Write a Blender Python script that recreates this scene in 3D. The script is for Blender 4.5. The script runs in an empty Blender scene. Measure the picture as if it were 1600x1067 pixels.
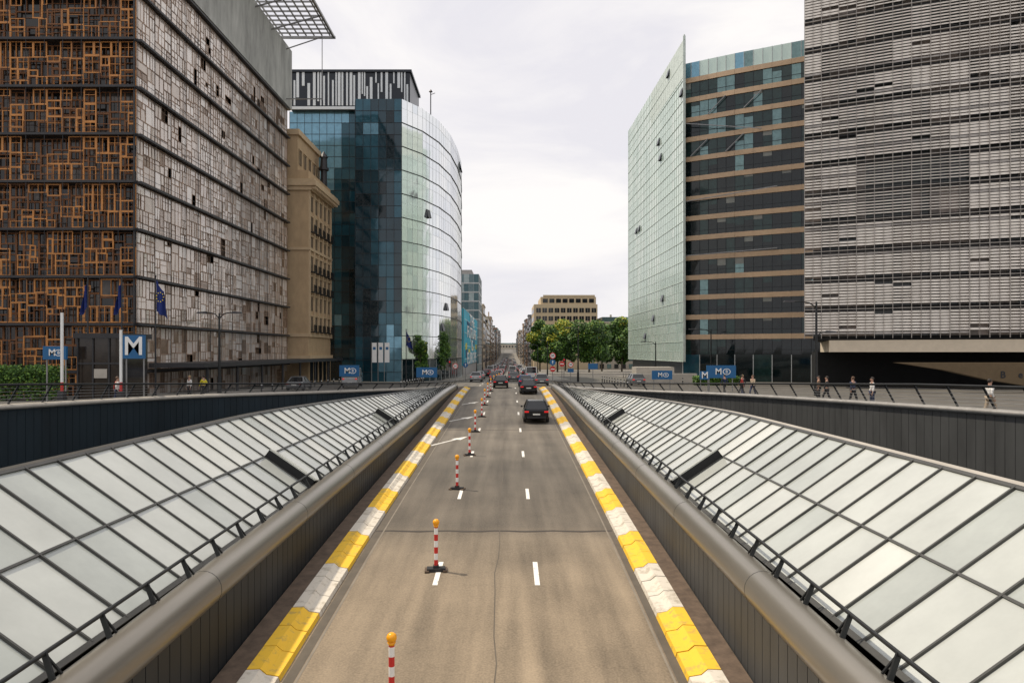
import bpy, math, random, bmesh
from mathutils import Vector, Matrix, noise
R = random.Random(11)
SC = bpy.context.scene
COL = SC.collection
rad = math.radians
KIDS = {}

# ------------------------------------------------------------------ materials
def nodes_of(m):
    m.use_nodes = True
    nt = m.node_tree
    return nt, nt.nodes["Principled BSDF"]

MATS = {}
def M(name, c, rough=.6, metal=0., var=.18, scale=1.5, bump=0., bscale=8., ior=1.45, stretch=(1,1,1), emit=0):
    if name in MATS: return MATS[name]
    m = bpy.data.materials.new(name); MATS[name] = m
    nt, b = nodes_of(m)
    N, L = nt.nodes, nt.links
    b.inputs["Roughness"].default_value = rough
    b.inputs["Metallic"].default_value = metal
    b.inputs["IOR"].default_value = ior
    g = N.new("ShaderNodeNewGeometry")
    mp = N.new("ShaderNodeMapping"); mp.inputs["Scale"].default_value = stretch
    L.new(g.outputs["Position"], mp.inputs["Vector"])
    n = N.new("ShaderNodeTexNoise"); n.inputs["Scale"].default_value = scale; n.inputs["Detail"].default_value = 6
    n.inputs["Roughness"].default_value = .65
    L.new(mp.outputs[0], n.inputs["Vector"])
    r = N.new("ShaderNodeValToRGB")
    r.color_ramp.elements[0].position = .3; r.color_ramp.elements[1].position = .7
    r.color_ramp.elements[0].color = (c[0]*(1-var), c[1]*(1-var), c[2]*(1-var), 1)
    r.color_ramp.elements[1].color = (min(1, c[0]*(1+var)), min(1, c[1]*(1+var)), min(1, c[2]*(1+var)), 1)
    L.new(n.outputs["Fac"], r.inputs[0]); L.new(r.outputs[0], b.inputs["Base Color"])
    if bump:
        n2 = N.new("ShaderNodeTexNoise"); n2.inputs["Scale"].default_value = bscale; n2.inputs["Detail"].default_value = 4
        L.new(g.outputs["Position"], n2.inputs["Vector"])
        bp = N.new("ShaderNodeBump"); bp.inputs["Strength"].default_value = bump; bp.inputs["Distance"].default_value = .05
        L.new(n2.outputs["Fac"], bp.inputs["Height"]); L.new(bp.outputs[0], b.inputs["Normal"])
    if emit:
        b.inputs["Emission Color"].default_value = (c[0], c[1], c[2], 1); b.inputs["Emission Strength"].default_value = emit
    return m

def mathn(N, L, op, a, b=None, clamp=False):
    n = N.new("ShaderNodeMath"); n.operation = op; n.use_clamp = clamp
    for i, v in enumerate((a, b)):
        if v is None: continue
        if isinstance(v, (int, float)): n.inputs[i].default_value = v
        else: L.new(v, n.inputs[i])
    return n.outputs[0]

def road_material():
    m = bpy.data.materials.new("worn_asphalt"); nt, b = nodes_of(m); N, L = nt.nodes, nt.links
    g = N.new("ShaderNodeNewGeometry"); sp = N.new("ShaderNodeSeparateXYZ"); L.new(g.outputs["Position"], sp.inputs[0])
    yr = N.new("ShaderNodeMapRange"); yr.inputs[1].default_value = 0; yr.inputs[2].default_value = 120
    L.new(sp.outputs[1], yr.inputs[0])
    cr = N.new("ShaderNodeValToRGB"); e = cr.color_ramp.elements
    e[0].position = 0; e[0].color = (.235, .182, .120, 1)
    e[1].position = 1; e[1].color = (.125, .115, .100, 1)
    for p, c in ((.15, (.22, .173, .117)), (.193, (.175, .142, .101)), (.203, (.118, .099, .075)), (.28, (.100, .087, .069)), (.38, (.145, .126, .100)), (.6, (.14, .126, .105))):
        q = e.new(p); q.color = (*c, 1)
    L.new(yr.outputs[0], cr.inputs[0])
    wx = mathn(N, L, 'ADD', sp.outputs[0], 1.96+.5)
    fr = mathn(N, L, 'MULTIPLY', wx, 2*math.pi/1.37)
    cs = mathn(N, L, 'COSINE', fr)
    mp = N.new("ShaderNodeMapping"); mp.inputs["Scale"].default_value = (1, .05, 1); L.new(g.outputs["Position"], mp.inputs[0])
    n1 = N.new("ShaderNodeTexNoise"); n1.inputs["Scale"].default_value = 2.2; n1.inputs["Detail"].default_value = 6; L.new(mp.outputs[0], n1.inputs["Vector"])
    n2 = N.new("ShaderNodeTexNoise"); n2.inputs["Scale"].default_value = .45; n2.inputs["Detail"].default_value = 8; L.new(g.outputs["Position"], n2.inputs["Vector"])
    n3 = N.new("ShaderNodeTexNoise"); n3.inputs["Scale"].default_value = 22; n3.inputs["Detail"].default_value = 6; L.new(g.outputs["Position"], n3.inputs["Vector"])
    t = mathn(N, L, 'MULTIPLY', cs, .07)
    s1 = mathn(N, L, 'MULTIPLY', mathn(N, L, 'SUBTRACT', n1.outputs["Fac"], .5), 1.2)
    s2 = mathn(N, L, 'MULTIPLY', mathn(N, L, 'SUBTRACT', n2.outputs["Fac"], .5), .8)
    s3 = mathn(N, L, 'MULTIPLY', mathn(N, L, 'SUBTRACT', n3.outputs["Fac"], .5), 1.0)
    tot = mathn(N, L, 'ADD', mathn(N, L, 'ADD', t, s1), mathn(N, L, 'ADD', s2, s3))
    f = mathn(N, L, 'ADD', tot, 1.0)
    mx = N.new("ShaderNodeVectorMath"); mx.operation = 'SCALE'
    L.new(cr.outputs[0], mx.inputs[0]); L.new(f, mx.inputs["Scale"])
    L.new(mx.outputs[0], b.inputs["Base Color"])
    b.inputs["Roughness"].default_value = .8
    bp = N.new("ShaderNodeBump"); bp.inputs["Strength"].default_value = .35; bp.inputs["Distance"].default_value = .02
    L.new(n3.outputs["Fac"], bp.inputs["Height"]); L.new(bp.outputs[0], b.inputs["Normal"])
    return m

def worn_paint(name, c, under, thr=.42, scale=7):
    m = bpy.data.materials.new(name); nt, b = nodes_of(m); N, L = nt.nodes, nt.links
    g = N.new("ShaderNodeNewGeometry")
    n = N.new("ShaderNodeTexNoise"); n.inputs["Scale"].default_value = scale; n.inputs["Detail"].default_value = 8; n.inputs["Roughness"].default_value = .7
    L.new(g.outputs["Position"], n.inputs["Vector"])
    r = N.new("ShaderNodeValToRGB"); r.color_ramp.elements[0].position = thr-.06; r.color_ramp.elements[1].position = thr+.08
    r.color_ramp.elements[0].color = (*under, 1); r.color_ramp.elements[1].color = (*c, 1)
    L.new(n.outputs["Fac"], r.inputs[0]); L.new(r.outputs[0], b.inputs["Base Color"]); b.inputs["Roughness"].default_value = .7
    return m

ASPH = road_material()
GROUND = M("ground_paving", (.10, .093, .08), .85, var=.3, scale=.4, bump=.2)
PAVE = M("pavement_stone", (.22, .205, .18), .8, var=.2, scale=.8)
WPAINT = worn_paint("white_road_paint", (.78, .76, .70), (.2, .18, .15), .38)
KERBW = worn_paint("kerb_white", (.64, .59, .50), (.42, .37, .29), .42, 3)
KERBY = worn_paint("kerb_yellow", (.82, .50, .03), (.50, .34, .08), .40, 4)
LEDGE = M("dirty_ledge", (.12, .085, .06), .9, var=.35, scale=3)
TAR = M("tar_seam", (.10, .083, .062), .7)
TARL = M("dirt_line", (.22, .19, .15), .8)
TUBE = M("tube_grey_metal", (.26, .24, .205), .30, .6, var=.16, scale=.7, stretch=(1, .15, 1))
PANEL = M("panel_slate_shaded", (.018, .022, .026), .5, .2, var=.25, scale=.8, stretch=(1, 1, .25))  # shade of the wall facing away from the sun painted in
PANELR = M("panel_slate_lit", (.058, .060, .060), .55, .1, var=.25, scale=.8, stretch=(1, 1, .25))  # lighter copy of the slate, sunlight painted into its colour
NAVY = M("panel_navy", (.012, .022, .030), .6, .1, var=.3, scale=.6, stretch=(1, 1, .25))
BLACK = M("black_gap", (.012, .013, .014), .8)
COPE = M("coping_stone", (.42, .39, .34), .6, var=.12)
COPEM = M("coping_metal", (.36, .35, .33), .4, .4)
RAIL = M("rail_dark_metal", (.03, .032, .033), .4, .5)
MULL = M("mullion_grey", (.075, .075, .07), .45, .4)
GL = [M("roof_glass_a", (.44, .46, .43), .15, 0, var=.12, scale=.5, bump=.06, bscale=.8, ior=1.6),
      M("roof_glass_b", (.36, .385, .36), .13, 0, var=.16, scale=.4, bump=.06, bscale=.8, ior=1.6),
      M("roof_glass_c", (.52, .535, .495), .20, 0, var=.10, scale=.6, bump=.06, bscale=.8, ior=1.55)]
STEEL = M("steel_grey", (.25, .25, .25), .4, .5)
WHITE = M("white_paint", (.8, .8, .78), .5, var=.05)
RED = M("red_paint", (.55, .03, .025), .5, var=.1)
ORANGE = M("orange_lamp", (.9, .38, .01), .25, var=.05)
RUBBER = M("black_rubber", (.025, .025, .025), .7)
BLUE = M("sign_blue", (.012, .11, .27), .4, var=.05)
EUBLUE = M("flag_blue", (.010, .025, .15), .7, var=.2)
YEL = M("star_yellow", (.8, .6, .03), .6, var=.05)
CONC = M("attic_concrete", (.38, .385, .36), .8, var=.34, scale=.6, stretch=(1, 1, .3), bump=.2)

# ------------------------------------------------------------------ mesh builder
class MB:
    def __init__(s): s.v = []; s.f = []; s.m = []
    def add(s, vs, fs, m=0):
        o = len(s.v); s.v += [tuple(v) for v in vs]
        for f in fs: s.f.append(tuple(i+o for i in f)); s.m.append(m)
    def quad(s, a, b, c, d, m=0): s.add((a, b, c, d), ((0, 1, 2, 3),), m)
    def hexa(s, p, m=0):
        s.add(p, ((0, 3, 2, 1), (4, 5, 6, 7), (0, 1, 5, 4), (1, 2, 6, 5), (2, 3, 7, 6), (3, 0, 4, 7)), m)
    def box(s, x0, x1, y0, y1, z0, z1, m=0):
        s.hexa([(x0, y0, z0), (x1, y0, z0), (x1, y1, z0), (x0, y1, z0), (x0, y0, z1), (x1, y0, z1), (x1, y1, z1), (x0, y1, z1)], m)
    def obox(s, o, u, v, w, m=0):
        o, u, v, w = map(Vector, (o, u, v, w))
        s.hexa([o, o+u, o+u+v, o+v, o+w, o+u+w, o+u+v+w, o+v+w], m)
    def bar(s, a, b, t, m=0, up=(0, 0, 1), t2=None):
        a, b = Vector(a), Vector(b); d = (b-a)
        if d.length < 1e-6: return
        dn = d.normalized(); upv = Vector(up)
        if abs(dn.dot(upv)) > .98: upv = Vector((1, 0, 0))
        sv = dn.cross(upv).normalized(); uv = sv.cross(dn)
        t2 = t2 or t
        s.obox(a-sv*t/2-uv*t2/2, d, sv*t, uv*t2, m)
    def cyl(s, a, b, r0, r1=None, n=12, m=0):
        a, b = Vector(a), Vector(b); r1 = r0 if r1 is None else r1
        d = (b-a).normalized(); x = d.orthogonal().normalized(); y = d.cross(x)
        vs = []
        for p, r in ((a, r0), (b, r1)):
            for i in range(n):
                t = 2*math.pi*i/n; vs.append(p+x*(r*math.cos(t))+y*(r*math.sin(t)))
        fs = [(i, (i+1) % n, n+(i+1) % n, n+i) for i in range(n)]
        fs += [tuple(range(n))[::-1], tuple(range(n, 2*n))]
        s.add(vs, fs, m)
    def sweep(s, path, r, n=16, m=0, ez=1.):
        vs = []
        for i, p in enumerate(path):
            p = Vector(p); a = Vector(path[max(0, i-1)]); b = Vector(path[min(len(path)-1, i+1)])
            d = (b-a).normalized(); x = d.cross(Vector((0, 0, 1))).normalized(); y = x.cross(d)
            for k in range(n):
                t = 2*math.pi*k/n; vs.append(p+x*(r*math.cos(t))+y*(r*ez*math.sin(t)))
        fs = []
        for i in range(len(path)-1):
            for k in range(n):
                fs.append((i*n+k, i*n+(k+1) % n, (i+1)*n+(k+1) % n, (i+1)*n+k))
        fs += [tuple(range(n)), tuple(range((len(path)-1)*n, len(path)*n))[::-1]]
        s.add(vs, fs, m)
    def prism(s, poly, z0, z1, m=0):
        n = len(poly); vs = [(x, y, z0) for x, y in poly]+[(x, y, z1) for x, y in poly]
        fs = [(i, (i+1) % n, n+(i+1) % n, n+i) for i in range(n)]+[tuple(range(n))[::-1], tuple(range(n, 2*n))]
        s.add(vs, fs, m)
    def sphere(s, c, r, n=10, m=0, sz=1):
        c = Vector(c); vs = [c+Vector((0, 0, r*sz))]; k = n//2
        for i in range(1, k):
            ph = math.pi*i/k
            for j in range(n):
                t = 2*math.pi*j/n; vs.append(c+Vector((r*math.sin(ph)*math.cos(t), r*math.sin(ph)*math.sin(t), r*sz*math.cos(ph))))
        vs.append(c-Vector((0, 0, r*sz))); fs = []
        for j in range(n): fs.append((0, 1+j, 1+(j+1) % n))
        for i in range(k-2):
            for j in range(n): fs.append((1+i*n+j, 1+(i+1)*n+j, 1+(i+1)*n+(j+1) % n, 1+i*n+(j+1) % n))
        l = len(vs)-1
        for j in range(n): fs.append((l, 1+(k-2)*n+(j+1) % n, 1+(k-2)*n+j))
        s.add(vs, fs, m)
    def mesh(s, name, mats, smooth=False, off=None, fix=True):
        me = bpy.data.meshes.new(name)
        v = s.v if off is None else [(a-off[0], b-off[1], c-off[2]) for a, b, c in s.v]
        me.from_pydata(v, [], s.f)
        for mt in mats: me.materials.append(mt)
        me.polygons.foreach_set("material_index", s.m)
        if smooth: me.polygons.foreach_set("use_smooth", [True]*len(s.f))
        me.update()
        if fix:
            bm = bmesh.new(); bm.from_mesh(me); bmesh.ops.recalc_face_normals(bm, faces=bm.faces); bm.to_mesh(me); bm.free()
        return me
    def make(s, name, mats, parent=None, local=False, smooth=False, fix=True, **props):
        off = None
        if parent is not None and not local: off = parent.location
        o = bpy.data.objects.new(name, s.mesh(name, mats, smooth, off, fix)); COL.objects.link(o)
        if parent is not None: o.parent = parent; KIDS.setdefault(parent.name, []).append(o)
        for k, v in props.items(): o[k] = v
        return o

def thing(name, label, cat, loc=(0, 0, 0), rz=0, group=None):
    o = bpy.data.objects.new(name, None); COL.objects.link(o); o.location = loc; o.rotation_euler = (0, 0, rz)
    o.empty_display_size = .5
    o["label"] = label; o["category"] = cat
    if group: o["group"] = group
    return o

def clone(o, loc, rz=None, label=None):
    c = o.copy(); COL.objects.link(c); c.location = loc
    if rz is not None: c.rotation_euler = (0, 0, rz)
    if label: c["label"] = label
    def rec(src, dst):
        for k in KIDS.get(src.name, []):
            kc = k.copy(); COL.objects.link(kc); kc.parent = dst; KIDS.setdefault(dst.name, []).append(kc); rec(k, kc)
    rec(o, c)
    return c

def text(txt, size, mat, parent, loc, rot=(math.pi/2, 0, 0), name="lettering", ext=.01, sx=1, align='CENTER'):
    cu = bpy.data.curves.new("t", 'FONT'); cu.body = txt; cu.size = size; cu.extrude = ext; cu.align_x = align; cu.align_y = 'CENTER'; cu.offset = .012*size
    ob = bpy.data.objects.new("t", cu); COL.objects.link(ob)
    bpy.context.view_layer.update()
    me = bpy.data.meshes.new_from_object(ob.evaluated_get(bpy.context.evaluated_depsgraph_get()))
    bpy.data.objects.remove(ob); me.materials.clear(); me.materials.append(mat)
    o = bpy.data.objects.new(name, me); COL.objects.link(o); o.parent = parent; o.location = loc; o.rotation_euler = rot; o.scale = (sx, 1, 1)
    KIDS.setdefault(parent.name, []).append(o)
    return o

def interp(pts):
    xs = [p[0] for p in pts]; ys = [p[1] for p in pts]; n = len(pts)
    t = []
    for i in range(n):
        a = max(0, i-1); b = min(n-1, i+1); t.append((ys[b]-ys[a])/(xs[b]-xs[a]))
    def f(x):
        if x <= xs[0]: return ys[0]
        if x >= xs[-1]: return ys[-1]
        i = 0
        while xs[i+1] < x: i += 1
        h = xs[i+1]-xs[i]; u = (x-xs[i])/h
        return ((2*u**3-3*u*u+1)*ys[i]+(u**3-2*u*u+u)*h*t[i]+(-2*u**3+3*u*u)*ys[i+1]+(u**3-u*u)*h*t[i+1])
    return f

# ------------------------------------------------------------------ profiles (height = metres below eye)
CX = -.5
RH = interp([(-30, 7.4), (0, 7.1), (8, 6.85), (14, 6.55), (24, 6.05), (36, 5.62), (52, 5.12), (62, 4.75), (70, 4.5), (78, 4.34), (86, 4.34)])
_G = interp([(85, 4.34), (120, 4.9), (170, 5.8), (250, 7), (400, 8.6), (520, 9), (750, 7.4), (1000, 3), (1250, -4), (1500, -9), (2200, -16), (4000, -18)])
def GH(y): return 2.2+.025*max(y, -60)+.015 if y < 85 else _G(y)
def ROADH(y): return RH(y) if y < 85 else GH(y)-.02
WL = interp([(-40, -27), (15, -26.3), (33.5, -24.2), (47.5, -20.8), (58, -13.5), (66, -8.6), (74, -6.5), (85, -5.95)])
WR = interp([(-40, 23), (15, 22.4), (28.5, 20.9), (40.5, 18.6), (51, 15.6), (60, 10.4), (66, 7.7), (74, 5.6), (85, 4.9)])
TUBEH = interp([(-30, 5.0), (8, 4.83), (15, 4.70), (22, 4.58), (28, 4.48), (40, 4.30), (52, 4.08), (60, 3.95), (68, 3.88), (78, 3.9)])
GIN = interp([(-30, 4.75), (10, 4.55), (25, 4.42), (40, 4.15), (55, 3.85), (65, 3.72), (74, 3.75)])
GRX = interp([(-30, 9.1), (25, 9.1), (35, 8.65), (45, 8.0), (55, 7.4), (65, 6.95), (74, 6.6)])
GRH = interp([(-30, 2.3), (25, 2.34), (35, 2.52), (45, 2.8), (55, 3.1), (65, 3.4), (74, 3.62)])

def struct(o): o["kind"] = "structure"; return o

mb = MB()
ys = [-200, -100, -40]+list(range(-34, 86, 2))+[85]+list(range(88, 260, 12))+list(range(270, 1300, 40))+[1400, 1600, 2000, 2600, 4000]
ys = sorted(set(ys))
for a, b in zip(ys[:-1], ys[1:]):
    za, zb = -GH(a), -GH(b)
    if a >= -34 and b <= 85:
        la, lb, ra, rb = WL(a), WL(b), WR(a), WR(b)
        mb.quad((-1500, a, za), (la, a, za), (lb, b, zb), (-1500, b, zb)); mb.quad((ra, a, za), (1500, a, za), (1500, b, zb), (rb, b, zb))
        mb.quad((la-.2, a, -9.4), (ra+.2, a, -9.4), (rb+.2, b, -9.4), (lb-.2, b, -9.4))
    else:
        mb.quad((-1500, a, za), (1500, a, za), (1500, b, zb), (-1500, b, zb))
struct(mb.make("ground", [GROUND]))

mb = MB()
ys = [y*1.0 for y in range(-30, 86)]+[y for y in range(90, 1300, 10)]
def rx(y):
    if y < 80: return (-5.75, 4.72)
    t = min(1, (y-80)/14); return (-5.75-1.6*t, 4.72+1.4*t)
for a, b in zip(ys[:-1], ys[1:]):
    (l0, r0), (l1, r1) = rx(a), rx(b)
    mb.quad((l0, a, -ROADH(a)), (r0, a, -ROADH(a)), (r1, b, -ROADH(b)), (l1, b, -ROADH(b)))
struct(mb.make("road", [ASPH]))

def strip(mb, x0, x1, y0, y1, m=0, e=.008, hf=ROADH, x2=None, x3=None, step=1.):
    n = max(1, int(math.ceil((y1-y0)/step))); x2 = x0 if x2 is None else x2; x3 = x1 if x3 is None else x3
    for i in range(n):
        t0, t1 = i/n, (i+1)/n; a, b = y0+(y1-y0)*t0, y0+(y1-y0)*t1
        mb.quad((x0+(x2-x0)*t0, a, e-hf(a)), (x1+(x3-x1)*t0, a, e-hf(a)), (x1+(x3-x1)*t1, b, e-hf(b)), (x0+(x2-x0)*t1, b, e-hf(b)), m)

mb = MB()
ys0 = [10-.2+9.2*i for i in range(-1, 9)]
for y in ys0:
    strip(mb, -2.07, -1.93, y, y+1.8); strip(mb, .70, .84, y, y+1.8)
for y in range(92, 600, 9):
    for x in (-3.9, -.6, 2.6): strip(mb, x, x+.14, y, y+3, e=.02, step=3)
def arrow(ax, ay, bx, by, w=.085):
    d = Vector((bx-ax, by-ay)); n = Vector((-d.y, d.x)).normalized()*w; dn = d.normalized(); a = Vector((ax, ay)); b = Vector((bx, by))
    q = b-dn*1.4
    for p0, p1, w0, w1 in ((a, q, 1, 1), (q, b, 4.2, .05)):
        P = [p0-n*w0, p0+n*w0, p1+n*w1, p1-n*w1]
        mb.quad(*[(p.x, p.y, .012-ROADH(p.y)) for p in P])
arrow(-4.6, 41.0, -2.6, 44.6); arrow(-4.4, 52, -2.7, 54.8); arrow(-4.2, 63, -2.8, 65.5)
struct(mb.make("road_markings", [WPAINT]))

mb = MB()
for i in range(60):
    y = 3+i*1.3; x = -.35+.05*math.sin(i*.9)+.03*math.sin(i*2.3); x2 = -.35+.05*math.sin((i+1)*.9)+.03*math.sin((i+1)*2.3)
    strip(mb, x, x+.025, y, y+1.3, x2=x2, x3=x2+.025, e=.004)
for i in range(16):
    x = -4.5+i*.5; dy = .05*math.sin(i*1.7)
    mb.quad((x, 23.75+dy, .005-RH(23.75)), (x+.5, 23.75+.05*math.sin((i+1)*1.7), .005-RH(23.75)), (x+.5, 23.90+.05*math.sin((i+1)*1.7), .005-RH(23.90)), (x, 23.90+dy, .005-RH(23.90)), 2)
for yj in (47.5, 62.3): mb.quad((-4.5, yj, .006-RH(yj)), (3.5, yj, .006-RH(yj)), (3.5, yj+.12, .006-RH(yj+.12)), (-4.5, yj+.12, .006-RH(yj+.12)), 2)
strip(mb, -4.5, -4.28, 2, 84, e=.003); strip(mb, 3.36, 3.55, 2, 84, e=.003)
strip(mb, -4.26, -4.21, 4, 84, e=.006, m=1); strip(mb, 3.28, 3.33, 4, 84, e=.006, m=1)
struct(mb.make("road_seam", [TAR, TARL, M("joint_dark", (.05, .04, .032), .7)]))

for side, xo in ((1, -5.22), (-1, 4.22)):
    mb = MB(); prof = [(0, -.05), (0, .25), (.27, .26), (.40, .15), (.64, .11), (.68, -.05)]
    y = -5.
    while y < 83:
        L = .985; ph = (y-13.9) % 6.; m = 0 if ph < 3.05 else 1
        j = R.uniform(-.006, .006)
        P = []
        for yy in (y+.01, y+L-.01):
            P.append([(xo+side*(d+j), yy, z+j*.6-RH(yy)) for d, z in prof])
        n = len(prof); mb.add(P[0]+P[1], [(i, (i+1) % n, n+(i+1) % n, n+i) for i in range(n)]+[tuple(range(n)), tuple(range(n, 2*n))[::-1]], m)
        y += 1.
    struct(mb.make("kerb", [KERBY, KERBW]))
    mb = MB()
    x0, x1 = (-5.75, -5.22) if side == 1 else (4.22, 4.72)
    for y in range(-30, 83):
        mb.hexa([(x0, y, -.05-RH(y)), (x1, y, -.05-RH(y)), (x1, y+1, -.05-RH(y+1)), (x0, y+1, -.05-RH(y+1)),
                 (x0, y, .2-RH(y)), (x1, y, .2-RH(y)), (x1, y+1, .2-RH(y+1)), (x0, y+1, .2-RH(y+1))])
    struct(mb.make("kerb_ledge", [LEDGE]))

# ------------------------------------------------------------------ underpass parapets with tube
for side in (-1, 1):
    X = -5.78 if side < 0 else 4.75
    t = thing("underpass_wall", "dark ribbed underpass wall topped by fat grey metal tube", "retaining wall", (X, 30, -6))
    mb = MB(); y = -28.
    while y < 80:
        h0, h1 = TUBEH(y)+.1, TUBEH(y+.4)+.1; b0, b1 = RH(y), RH(y+.4)
        if b0 > h0+.03:
            a, c = y+.012, y+.388
            mb.hexa([(X, a, -b0), (X+side*.05, a, -b0), (X+side*.05, c, -b1), (X, c, -b1), (X, a, -h0), (X+side*.05, a, -h0), (X+side*.05, c, -h1), (X, c, -h1)])
        y += .4
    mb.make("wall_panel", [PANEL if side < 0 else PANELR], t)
    mb = MB()
    for y in range(-28, 80, 2):
        h0, h1 = TUBEH(y), TUBEH(y+2)
        mb.hexa([(X+side*.06, y, -9), (X+side*.3, y, -9), (X+side*.3, y+2, -9), (X+side*.06, y+2, -9), (X+side*.06, y, -h0), (X+side*.3, y, -h0), (X+side*.3, y+2, -h1), (X+side*.06, y+2, -h1)])
    mb.make("wall_core", [BLACK], t)
    mb = MB(); cx = X+side*.30
    mb.sweep([(cx, y, -TUBEH(y)) for y in [v*1.5-28 for v in range(0, 71)]], .37, 24, ez=1.0)
    mb.make("parapet_tube", [TUBE], t, smooth=True)
    mb = MB()
    for y in [v*6.0-28 for v in range(0, 18)]:
        mb.sweep([(cx, y-.010, -TUBEH(y)), (cx, y+.010, -TUBEH(y))], .373, 24)
    mb.make("tube_joint", [MULL], t)
    t2 = thing("railing", "thin black handrail on slanted stub posts above tube", "railing", (cx, 30, -4))
    mb = MB()
    rpt = lambda y: Vector((cx+side*.33, y, -(TUBEH(y)-.66)))
    pts = [rpt(v*1.0-28) for v in range(0, 105)]
    mb.sweep(pts, .034, 8); mb.make("handrail", [RAIL], t2, smooth=True)
    y = -27.4
    while y < 76:
        mb = MB(); base = Vector((cx+side*.12, y, -(TUBEH(y)-.30)))
        top = rpt(y+.12)
        mb.bar(base, top, .08, up=(0, 1, 0), t2=.035); mb.bar(base+Vector((0, .22, 0)), top, .03, up=(0, 1, 0))
        mb.make("post", [RAIL], t2)
        y += 1.37

# ------------------------------------------------------------------ sloping glass roofs
for side in (-1, 1):
    t = thing("glass_roof", "long sloping pale glass station roof with dark mullions", "glass roof", (CX+side*7.6, 30, -4))
    A = lambda y: Vector((CX+side*6.02, y, -GIN(y)))
    B = lambda y: Vector((CX+side*GRX(y), y, -GRH(y)))
    n_out = Vector((-side*.6, 0, .8))
    g = MB(); fr = MB(); y = -26.; vents = (23, 40)
    while y < 73:
        a0, b0, a1, b1 = A(y), B(y), A(y+1), B(y+1); c0, c1 = a0.lerp(b0, .48), a1.lerp(b1, .48)
        for r, (p, q, u, v) in enumerate(((a0, c0, c1, a1), (c0, b0, b1, c1))):
            if r == 0 and int(y) in vents:
                hb = Vector((0, 0, -.35)); g.quad(p+hb, q+hb, u+hb, v+hb, 3)  # black sheet paints the unlit hole under the open vent
                vt = MB(); lift = n_out*.30
                vt.hexa([p+lift, q+lift, u+n_out*.05, v+n_out*.05, p+lift+n_out*.04, q+lift+n_out*.04, u+n_out*.09, v+n_out*.09])
                vt.make("vent_window", [GL[2]], t)
                vs_ = MB(); vs_.quad(p, q, q+lift, p+lift); vs_.quad(q, u, u, q+lift); vs_.make("vent_opening", [BLACK], t)
                continue
            j = [n_out*R.uniform(-.008, .008) for _ in range(4)]
            g.quad(p+j[0], q+j[1], u+j[2], v+j[3], R.choice((0, 0, 0, 1, 1, 2)))
        fr.bar(a0+n_out*.01, b0+n_out*.01, .04, up=n_out, t2=.07)
        for e0, e1, wd_ in ((a0, a1, .10), (c0, c1, .045), (b0, b1, .08)):
            fr.bar(e0+n_out*.01, e1+n_out*.01, wd_, up=n_out, t2=.06)
        y += 1
    g.make("glazing", GL+[BLACK], t, fix=False); fr.make("frame", [MULL], t)
    cap = MB(); 
    for y in range(-26, 73):
        b0, b1 = B(y), B(y+1)
        cap.hexa([b0+Vector((side*.05, 0, -.1)), b0+Vector((side*.4, 0, -.1)), b1+Vector((side*.4, 0, -.1)), b1+Vector((side*.05, 0, -.1)),
                  b0+Vector((side*.05, 0, .02)), b0+Vector((side*.4, 0, .02)), b1+Vector((side*.4, 0, .02)), b1+Vector((side*.05, 0, .02))])
    cap.make("ridge_cap", [COPE if side > 0 else MULL], t)
    W = WL if side < 0 else WR
    sl = MB()
    for y in range(-26, 73):
        b0, b1 = B(y)+Vector((side*.4, 0, -.05)), B(y+1)+Vector((side*.4, 0, -.05))
        w0, w1 = max(abs(W(y)), abs(b0.x)+.1)*side, max(abs(W(y+1)), abs(b1.x)+.1)*side
        zf = lambda q: -max(8.3 if q < 45 else 8.3-(q-45)*.17, GRH(q)+.1)
        m0, m1 = Vector((b0.x+side*min(1.6, abs(w0-b0.x)), y, zf(y))), Vector((b1.x+side*min(1.6, abs(w1-b1.x)), y+1, zf(y+1)))
        sl.quad(b0, m0, m1, b1); sl.quad(m0, (w0, y, m0.z), (w1, y+1, m1.z), m1)
    sl.make("flat_roof", [NAVY], t)

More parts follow.
